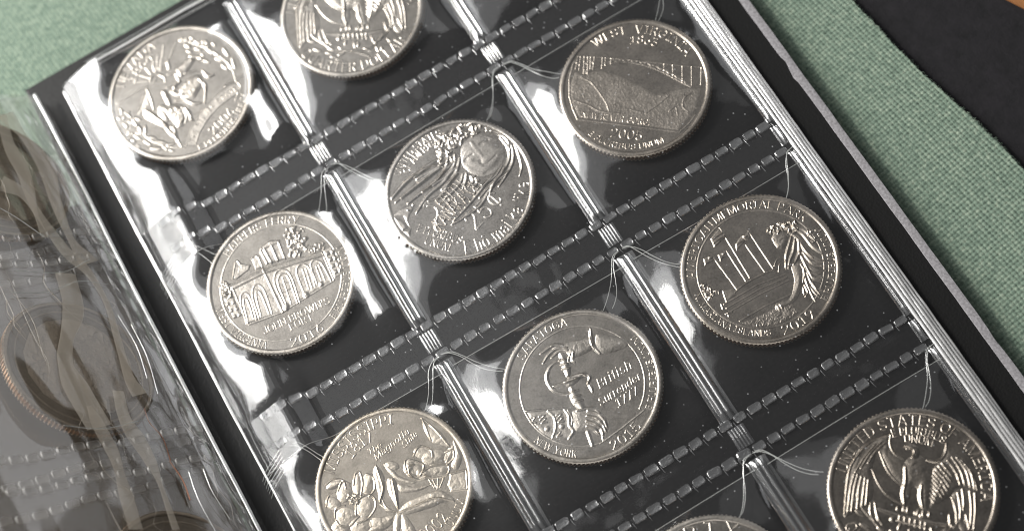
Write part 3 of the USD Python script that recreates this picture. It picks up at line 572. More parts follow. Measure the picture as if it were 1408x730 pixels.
'har':([('border_ring',[('R',.07,.13,9.75)]),('fire_engine_house',[('p',.13,.25,[(-7.45,3.63),(-1.52,3.3),(-2,-4.65),(-7.68,-3.39)]),('p',.13,.25,[(-1.52,3.3),(7.75,.74),(7.28,-4.33),(-2,-4.65)]),('S',.2,.17,[(-7.57,3.8),(-1.52,3.3),(7.88,.74)]),('S',.18,.13,[(-7.49,3.12),(-1.6,2.73),(7.69,.23)]),('S',.2,.17,[(-1.52,3.3),(-2.03,-4.72)]),('S',.16,.12,[(7.84,.68),(7.32,-4.4)]),('S',.16,.14,[(-7.15,2.99),(-7.68,-3.39)]),('p',.18,.2,[(-6.41,4.66),(-4.92,6.85),(-4.38,6.96),(-4.1,6.05),(-2.9,5.19),(-3.46,4.55),(-5.92,4.17)]),('p',.08,.2,[(-5.59,4.67),(-4.7,5.9),(-3.62,5.2),(-3.93,4.59)]),('s',.26,.16,[(-6.41,4.66),(-4.86,6.81),(-4.36,6.85),(-4.16,6.09),(-2.99,5.16)]),('p',.16,.2,[(-2.3,6.06),(-1.2,5.98),(-1.4,3.77),(-2.59,4)]),('S',.24,.13,[(-2.3,6.06),(-1.6,6.15),(-1.2,5.81),(-1.4,3.77)]),('p',.14,.2,[(-.57,6.75),(2.98,6.18),(2.38,3.04),(-.46,3.79)]),('p',.24,.3,[(-.37,6.99),(1.67,7.21),(3.15,6.34),(2.82,6.01),(-.58,6.4)]),('S',.24,.16,[(-.52,6.36),(-.52,3.92)]),('S',.24,.2,[(.17,6.27),(.17,3.66)]),('S',.24,.2,[(1.4,6.11),(1.2,3.44)]),('S',.24,.16,[(2.66,6.02),(2.32,3.08)]),('s',.13,.14,[(-7.9,-3.26),(-6.97,.56),(-6.16,1.55),(-5.55,1.16),(-5.47,-.31),(-6.18,-3.61)]),('s',.13,.14,[(-7.45,-3.01),(-6.68,.02),(-6.13,.55),(-6,-.41),(-6.49,-3.19)]),('s',.13,.14,[(-5.7,-3.69),(-5.03,.07),(-4.16,1.51),(-3.34,1.52),(-2.94,.06),(-3.55,-3.97)]),('s',.13,.14,[(-5.29,-3.52),(-4.49,-.14),(-3.86,.65),(-3.66,-.58),(-4,-3.68)]),('s',.13,.14,[(-1.34,-3.84),(-1.02,.17),(.01,1.74),(1.15,1.58),(1.81,0),(1.01,-4.91)]),('s',.13,.14,[(-.97,-3.9),(-.53,-.15),(.28,.98),(.99,.79),(1.33,-.32),(.62,-4.74)]),('S',.1,.08,[(.53,.51),(-.29,-4.3)]),('S',.1,.08,[(-.76,-.45),(1.5,-.78)]),('S',.1,.08,[(-.81,-1.75),(1.38,-1.96)]),('s',.13,.14,[(2.32,-3.54),(2.83,-.08),(3.76,.8),(4.5,.5),(4.88,-.82),(4.27,-3.9)]),('S',.1,.08,[(3.88,-.09),(3.22,-3.58)]),('S',.1,.08,[(4.39,-.19),(3.75,-3.66)]),('S',.1,.08,[(2.85,-.99),(4.84,-1.38)]),('s',.13,.14,[(4.77,-3.56),(5.21,-.5),(5.94,.29),(6.55,-.1),(6.96,-1.18),(6.87,-4.34)]),('S',.1,.08,[(5.96,-.76),(5.55,-3.62)]),('S',.1,.08,[(6.42,-.83),(6.09,-3.83)]),('S',.1,.08,[(5.21,-1.04),(7.01,-1.48)]),('P',.26,.48,[(-.75,-4.57),(-1.04,-4.9),(-1.4,-4.99),(-1.71,-4.8),(-1.83,-4.4),(-1.72,-3.95),(-1.43,-3.62),(-1.07,-3.53),(-.76,-3.72),(-.64,-4.12)]),('P',.24,.44,[(2.9,-4.53),(2.65,-4.78),(2.31,-4.82),(2.01,-4.63),(1.86,-4.28),(1.93,-3.91),(2.18,-3.65),(2.52,-3.61),(2.82,-3.81),(2.97,-4.16)]),('P',.22,.35,[(5.63,-4.16),(5.42,-4.39),(5.15,-4.44),(4.93,-4.3),(4.83,-4.01),(4.9,-3.69),(5.12,-3.46),(5.39,-3.41),(5.61,-3.55),(5.71,-3.84)]),('S',.12,.12,[(-7.6,-3.62),(-2.03,-4.72),(7.31,-4.44)])]),('tree',[('c',.26,.36,60,[(3.71,6.8),(4.93,7.6),(6.23,7.35),(7,6.03),(6.8,3.88),(5.8,2.49),(4.3,2.34),(3.31,3.2),(3.7,4.76)]),('s',.12,.2,[(4.24,4.63),(3.23,2.8)]),('c',.2,.28,22,[(5.8,2.49),(7.31,2.65),(9.1,2.17),(8.96,1.12),(6.85,1.36)])]),('shrub',[('c',.24,.3,40,[(-8.61,4.82),(-7.41,4.95),(-7.36,3.8),(-7.32,2.65),(-8.13,1.84),(-8.87,3.2)])]),('rear_building',[('p',.1,.2,[(8.1,.87),(9.66,.89),(8.94,-4.24),(7.51,-4.21)]),('p',.22,.14,[(8.22,.47),(8.89,.35),(8.8,-.3),(8.13,-.18)]),('p',.22,.14,[(9.11,.3),(9.78,.19),(9.68,-.47),(9.02,-.35)]),('p',.22,.14,[(8.12,-.67),(8.79,-.79),(8.69,-1.45),(8.02,-1.33)]),('p',.22,.14,[(9.01,-.84),(9.68,-.96),(9.58,-1.62),(8.91,-1.5)]),('p',.22,.14,[(7.97,-1.83),(8.64,-1.95),(8.54,-2.6),(7.87,-2.48)]),('p',.22,.14,[(8.9,-1.99),(9.57,-2.1),(9.47,-2.76),(8.8,-2.64)]),('p',.22,.14,[(7.83,-2.95),(8.5,-3.07),(8.41,-3.72),(7.74,-3.6)]),('p',.22,.14,[(8.74,-3.09),(9.4,-3.2),(9.31,-3.86),(8.64,-3.74)]),('p',.06,.2,[(-9.05,2.43),(-7.65,1.98),(-8.07,-1.74),(-9.16,-1.49)]),('p',.2,.14,[(-9.26,1.59),(-8.67,1.47),(-8.75,.9),(-9.34,1.02)]),('p',.2,.14,[(-8.26,1.39),(-7.67,1.28),(-7.75,.71),(-8.34,.82)]),('p',.2,.14,[(-9.26,.35),(-8.67,.23),(-8.75,-.33),(-9.34,-.22)]),('p',.2,.14,[(-8.27,.15),(-7.68,.04),(-7.76,-.53),(-8.35,-.42)]),('p',.2,.14,[(-9.19,-.81),(-8.6,-.92),(-8.67,-1.49),(-9.26,-1.37)]),('p',.2,.14,[(-8.3,-.98),(-7.71,-1.09),(-7.79,-1.66),(-8.38,-1.54)])])],[('A','HARPERS',11.13,119,83.6,1.3,'o'),('A','FERRY',10.7,74.7,50,1.3,'o'),('A','WEST VIRGINIA',10.71,175,-130.9,1.2,'i'),('A','2016',10.4,-105,-80.6,1.55,'i'),('A','E PLURIBUS UNUM',11,-64.5,-1.7,1.05,'i'),('L',"JOHN BROWN'S",(-6.13,-6.48),(5.1,-7.53),1.25),('L','FORT',(-2.25,-8.17),(1.61,-8.45),1.25)]),
'ame':([('border_ring',[('R',.07,.13,9.5)]),('flags',[('S',.16,.13,[(-5,5.73),(-4.72,-.79)]),('S',.16,.13,[(-2.77,5.22),(-2.89,-.56)]),('S',.16,.13,[(-1.64,8.97),(-2.1,-.38)]),('S',.16,.13,[(.18,4.37),(.27,-.9)]),('S',.16,.13,[(1.71,6.13),(1.62,-1.03)]),('p',.17,.25,[(-3.81,8.22),(-2.79,8.63),(-1.83,8.95),(-1.62,7.08),(-2.75,6.97),(-4.1,6.64)]),('p',.17,.25,[(-6.43,6.01),(-4.98,6.09),(-5.08,4.77),(-5.91,4.93),(-6.8,4.86)]),('p',.17,.25,[(-4.24,5.38),(-2.82,5.48),(-3.08,4.3),(-3.74,4.46),(-4.54,4.14)]),('p',.17,.25,[(-1.17,5.39),(.35,6.13),(1.73,6.16),(1.47,5.07),(.37,4.95),(-.58,4.64),(-1.54,4.33)]),('s',.25,.1,[(-3.71,7.83),(-2.54,8),(-1.81,8)]),('s',.25,.1,[(-3.79,7.27),(-2.69,7.4),(-1.74,7.43)]),('s',.25,.1,[(-3.81,6.82),(-2.74,7.06)]),('P',.28,.31,[(1.15,5.37),(.96,5.22),(.7,5.22),(.48,5.37),(.37,5.6),(.42,5.84),(.61,6),(.87,6),(1.1,5.85),(1.2,5.61)]),('P',.26,.25,[(-5.14,5.36),(-5.29,5.24),(-5.5,5.24),(-5.69,5.36),(-5.78,5.56),(-5.75,5.75),(-5.59,5.87),(-5.38,5.87),(-5.19,5.75),(-5.1,5.55)]),('P',.26,.22,[(-3.18,4.83),(-3.31,4.72),(-3.48,4.72),(-3.63,4.82),(-3.7,4.98),(-3.66,5.14),(-3.53,5.25),(-3.36,5.26),(-3.21,5.16),(-3.14,5)]),('s',.24,.1,[(-.9,5.21),(.21,5.24),(1.04,5.07)])]),('seawall',[('S',.11,.12,[(-5.25,-1.18),(-2.65,-.71),(.17,-.92),(2.04,-1.3)]),('S',.11,.12,[(-7.61,-1.94),(-1.75,-1.97),(2.46,-2.77)]),('S',.11,.12,[(-7.67,-3.39),(-2.26,-3.46),(2.51,-3.89)]),('S',.11,.12,[(-7.03,-5.46),(-2.68,-5.46),(1.62,-5.95)]),('S',.11,.12,[(-4.76,-.86),(-1.9,-.87),(1.68,-1.21)]),('S',.11,.12,[(-7.63,-2.65),(-2.01,-2.72),(2.45,-3.31)]),('s',.13,.13,[(1.94,-.78),(2.74,-.19),(3.54,-.25),(3.94,-.7)]),('s',.12,.1,[(2.01,-1.88),(2.75,-.98),(3.49,-1)]),('p',.09,.3,[(-6.61,.02),(-5.21,-.43),(-5.2,-1.57),(-7.17,-1.9)]),('s',.15,.13,[(-6.61,.02),(-7.07,-1.74)]),('S',.16,.12,[(-7.97,-1.7),(-8.13,-2.51)]),('S',.16,.14,[(-8.17,-3.39),(-7.31,-3.62)]),('S',.16,.12,[(-7.91,-3.37),(-8.01,-3.94)])]),('ground_and_bushes',[('n',.12,.4,[(-7.07,-5.8),(1.01,-6.91),(1.13,-9.02),(-.02,-9.18),(-2.9,-9.13),(-5.42,-7.83)]),('c',.18,.24,55,[(-8.62,3.13),(-8.27,2.45),(-7.87,1.05),(-6.76,.11),(-7.67,.01),(-9.17,-.03),(-9.13,1.4)]),('c',.16,.22,25,[(9.36,1.9),(9.79,.92),(9.49,-.74),(8.6,-.94),(8.67,.49)])]),('woman_figure',[('p',.26,.7,[(4.68,3.83),(3.98,3.26),(3.83,2.33),(3.83,1.4),(4.35,.88),(5.2,.89),(6.27,2.05),(6.19,3.26)]),('s',.1,.1,[(4.02,3.04),(4.13,2.69)]),('P',.08,.15,[(4.36,1.64),(4.24,1.63),(4.13,1.71),(4.06,1.85),(4.07,2.01),(4.14,2.11),(4.26,2.12),(4.38,2.03),(4.44,1.89),(4.44,1.74)]),('c',.36,.34,46,[(4.04,4.9),(5.06,5.17),(6.58,4.55),(8.53,3.61),(8.46,2.49),(7.18,2.15),(5.98,2.93),(4.69,3.91),(3.87,4.16)]),('s',.26,.24,[(6.69,2.71),(7.26,.94),(7.12,-1.28),(7.39,-2.83)]),('s',.26,.24,[(7.6,2.81),(8.28,1.21),(8.43,-1.21),(8.99,-2.95)]),('s',.26,.24,[(6.57,1.85),(5.44,.73),(4.31,-.38),(3.38,-1.85)]),('s',.26,.24,[(6.81,1.23),(5.62,-.31),(4.34,-1.32),(3.57,-2.2)]),('s',.26,.24,[(7.05,.61),(6.37,-.79),(5.09,-1.81),(4.48,-2.1)]),('s',.26,.24,[(7.08,-.33),(7.3,-2.31),(7.92,-3.64),(8.67,-4.12)]),('s',.26,.24,[(6.71,-1.25),(6.97,-3.48),(7.95,-4.57)]),('s',.26,.24,[(6.16,-1.12),(6.17,-3.42),(6.84,-5),(7.98,-5.51)]),('s',.26,.24,[(8.16,2.68),(8.89,1.51),(9.25,-.58)]),('s',.26,.24,[(5.99,-2.39),(5.85,-4.58),(6.92,-6.18)]),('s',.26,.24,[(5.87,-3.23),(5.73,-5.42),(6.46,-6.57)]),('P',.24,.9,[(4.18,-1.91),(5.82,-2.65),(3.92,-5.62),(1.95,-7.07),(.3,-7.36),(-1,-7.43),(-1.65,-7.01),(-1.26,-6.14),(-.14,-6.09),(.91,-6.4),(2.26,-5.46),(3.41,-3.92)]),('s',.28,.1,[(-1.13,-6.45),(-1.13,-7.12)]),('s',.28,.1,[(-.67,-6.38),(-.71,-7.25)]),('s',.24,.16,[(5.37,-3.36),(4.57,-5.58),(4.09,-7.99),(4.03,-8.85)]),('s',.24,.16,[(5.4,-4.29),(5.11,-6.38),(5.18,-8.24)]),('s',.24,.16,[(4.07,-5.71),(3.9,-6.96),(3.2,-7.42)]),('s',.24,.16,[(4.61,-6.51),(4.74,-7.95),(4.83,-8.46)]),('s',.24,.16,[(3.72,-5.94),(3.25,-7)]),('s',.24,.16,[(3.74,-.94),(3.28,-2.01),(4.08,-2.07)]),('s',.24,.16,[(5.38,-2.68),(5.2,-3.94),(4.13,-5.3)]),('s',.24,.16,[(5.32,-6.06),(5.29,-7.41),(5.89,-7.79)])])],[('A','AMERICAN',10.46,153.3,105.4,1.25,'o'),('A','MEMORIAL',10.9,95.9,49.3,1.25,'o'),('A','PARK',10.95,40.4,19.6,1.25,'o'),('A','E PLURIBUS UNUM',11.06,-58.6,2.1,1,'i'),('A','N. MARIANA ISLANDS',10.22,172.7,-115.1,1,'i'),('A','2019',10.38,-100.8,-77.2,1.55,'i')]),
'sar':([('border_ring',[('A',.08,.13,9.4,(5.87,-8.24),(-2.2,-9.21)),('S',.08,.13,[(5.87,-8.24),(1.81,-8.83),(-2.2,-9.21)])]),('upper_hand',[('P',.2,.9,[(5.86,5.85),(7.54,4.42),(9.2,2.82),(8.87,1.69),(6.92,1.94),(5.17,2.51),(4.67,3.81)]),('s',.28,.26,[(5.52,7.06),(4.96,5.74),(4.56,4.2),(4.75,2.87)]),('s',.2,.13,[(5.17,6.97),(4.55,5.33),(4.31,3.91)]),('P',.24,.7,[(-.92,7.91),(.88,7.39),(2.93,6.58),(4.96,5.88),(4.56,4.2),(2.53,4.09),(.93,4.57),(.56,5.53),(.31,6.4),(-.84,7.18)]),('s',.26,.26,[(.69,7.06),(-.48,7.81),(-1.94,7.74),(-2.92,7.64)]),('s',.26,.25,[(1.01,6.32),(-.57,7.05),(-2.05,6.82),(-3.27,6.16)]),('s',.25,.22,[(.89,5.95),(-.3,6.43),(-1.81,6.22)]),('s',.26,.25,[(1.52,5.23),(.8,4.34),(.86,3.73)]),('s',.22,.2,[(.85,5.16),(.11,4.46),(.17,3.98)])]),('sword',[('s',.3,.5,[(-.24,6.03),(-.38,4.78),(-.73,3.3),(-1.02,2.5)]),('s',.3,.62,[(-1.58,.38),(-1.82,-1.32),(-1.81,-3.17)]),('S',.34,.1,[(-1.02,5.18),(.02,4.88)]),('S',.34,.1,[(-1.21,4.5),(-.08,4.14)]),('S',.34,.1,[(-1.36,3.79),(-.23,3.43)]),('S',.34,.1,[(-2.14,-.02),(-.83,-.27)]),('S',.34,.1,[(-2.21,-.86),(-.93,-1.09)]),('S',.34,.1,[(-2.3,-1.72),(-1.04,-1.99)]),('s',.28,.26,[(-.79,5.22),(-2.41,5.17),(-3.64,4.34),(-4.15,3.15),(-4.05,1.58),(-3.15,.4),(-2.31,.05)]),('s',.3,.3,[(-3.72,2.17),(-1.95,1.76),(-.37,1.47),(1.19,1.29),(1.58,.51),(.87,-.2)]),('s',.26,.26,[(.92,-.05),(.97,-.96),(.77,-1.72)]),('s',.24,.2,[(-1.42,1.96),(-.39,1.93),(.68,1.61),(1.12,1.16)]),('P',.24,.4,[(-2.22,2.02),(-.58,1.96),(.36,1.28),(-.42,.8),(-1.87,.82)]),('S',.2,.26,[(-2.89,-6.58),(-3.35,-8.79)]),('S',.12,.13,[(-1.21,-7.8),(-1.62,-9.06)])]),('lower_hand',[('P',.26,1,[(-3.48,-2.91),(-2.42,-2.79),(-1.07,-3.33),(-.16,-4.46),(.15,-6.05),(-1.14,-7.2),(-2.71,-6.7),(-3.93,-6.11),(-4.47,-5.12)]),('s',.34,.3,[(-1.3,-3.93),(-.27,-5),(.05,-6.21),(-.14,-7.52)]),('s',.34,.3,[(-1.76,-4.51),(-.82,-5.58),(-.47,-6.75),(-.59,-8.02)]),('s',.34,.3,[(-2.23,-5.17),(-1.37,-6.24),(-.99,-7.29),(-1.25,-8.3)]),('s',.34,.3,[(-2.58,-5.91),(-1.9,-6.72),(-1.73,-7.7)]),('s',.3,.28,[(-2.63,-3.01),(-1.42,-3.42),(-.36,-4.08),(.1,-5.07)])]),('sleeve',[('p',.13,.4,[(-9.13,.98),(-4.3,-1.6),(-3.44,-2.84),(-4.52,-5.56),(-5.72,-6.2),(-7.81,-4.98),(-8.79,-3.29),(-9.12,-1.34)]),('s',.24,.2,[(-6.38,-.74),(-6.07,-2.16),(-6.75,-3.7),(-7.99,-4.78)]),('s',.24,.26,[(-4.15,-1.7),(-4.06,-2.98),(-4.71,-4.32),(-4.65,-5.44),(-5.87,-6.11)]),('s',.24,.2,[(-3.75,-2.08),(-3.79,-3.59),(-4.41,-4.51)]),('S',.22,.14,[(-9.13,.98),(-4.27,-1.54)]),('P',.26,.34,[(-7.47,-3.29),(-7.66,-3.47),(-7.93,-3.5),(-8.15,-3.36),(-8.26,-3.1),(-8.2,-2.83),(-8,-2.65),(-7.73,-2.63),(-7.51,-2.77),(-7.41,-3.02)]),('P',.26,.34,[(-5.4,-4.15),(-5.6,-4.33),(-5.86,-4.36),(-6.08,-4.21),(-6.19,-3.96),(-6.13,-3.69),(-5.93,-3.51),(-5.66,-3.49),(-5.44,-3.63),(-5.34,-3.88)]),('S',.22,.09,[(-7.96,-.76),(-7.11,-1.07),(-8.05,-1.27),(-7.19,-1.59),(-8.09,-1.85),(-7.29,-2.18)]),('S',.22,.09,[(-5.67,-1.97),(-4.88,-2.25),(-5.86,-2.51),(-5.01,-2.83),(-5.89,-3.06),(-5.14,-3.35)]),('S',.22,.09,[(-9.12,-.25),(-8.48,-.57),(-9.18,-.87),(-8.73,-1.37)]),('S',.22,.09,[(-7.11,-4.33),(-6.32,-4.53),(-7.21,-4.93),(-6.45,-5.05)])])],[('A','SARATOGA',10.76,121.2,75.5,1.35,'o'),('A','E PLURIBUS UNUM',10.76,-50.4,10.6,1,'i'),('A','NEW YORK',10.73,-158.6,-126.2,1.15,'i'),('A','2015',10.48,-92.8,-69.8,1.55,'i'),('L','British',(2.11,-1.86),(7.8,-1.65),1.5,.25),('L','Surrender',(.84,-4.31),(8.15,-3.86),1.3,.25),('L','1777',(2.93,-5.88),(6.69,-5.62),1.4,.2)]),
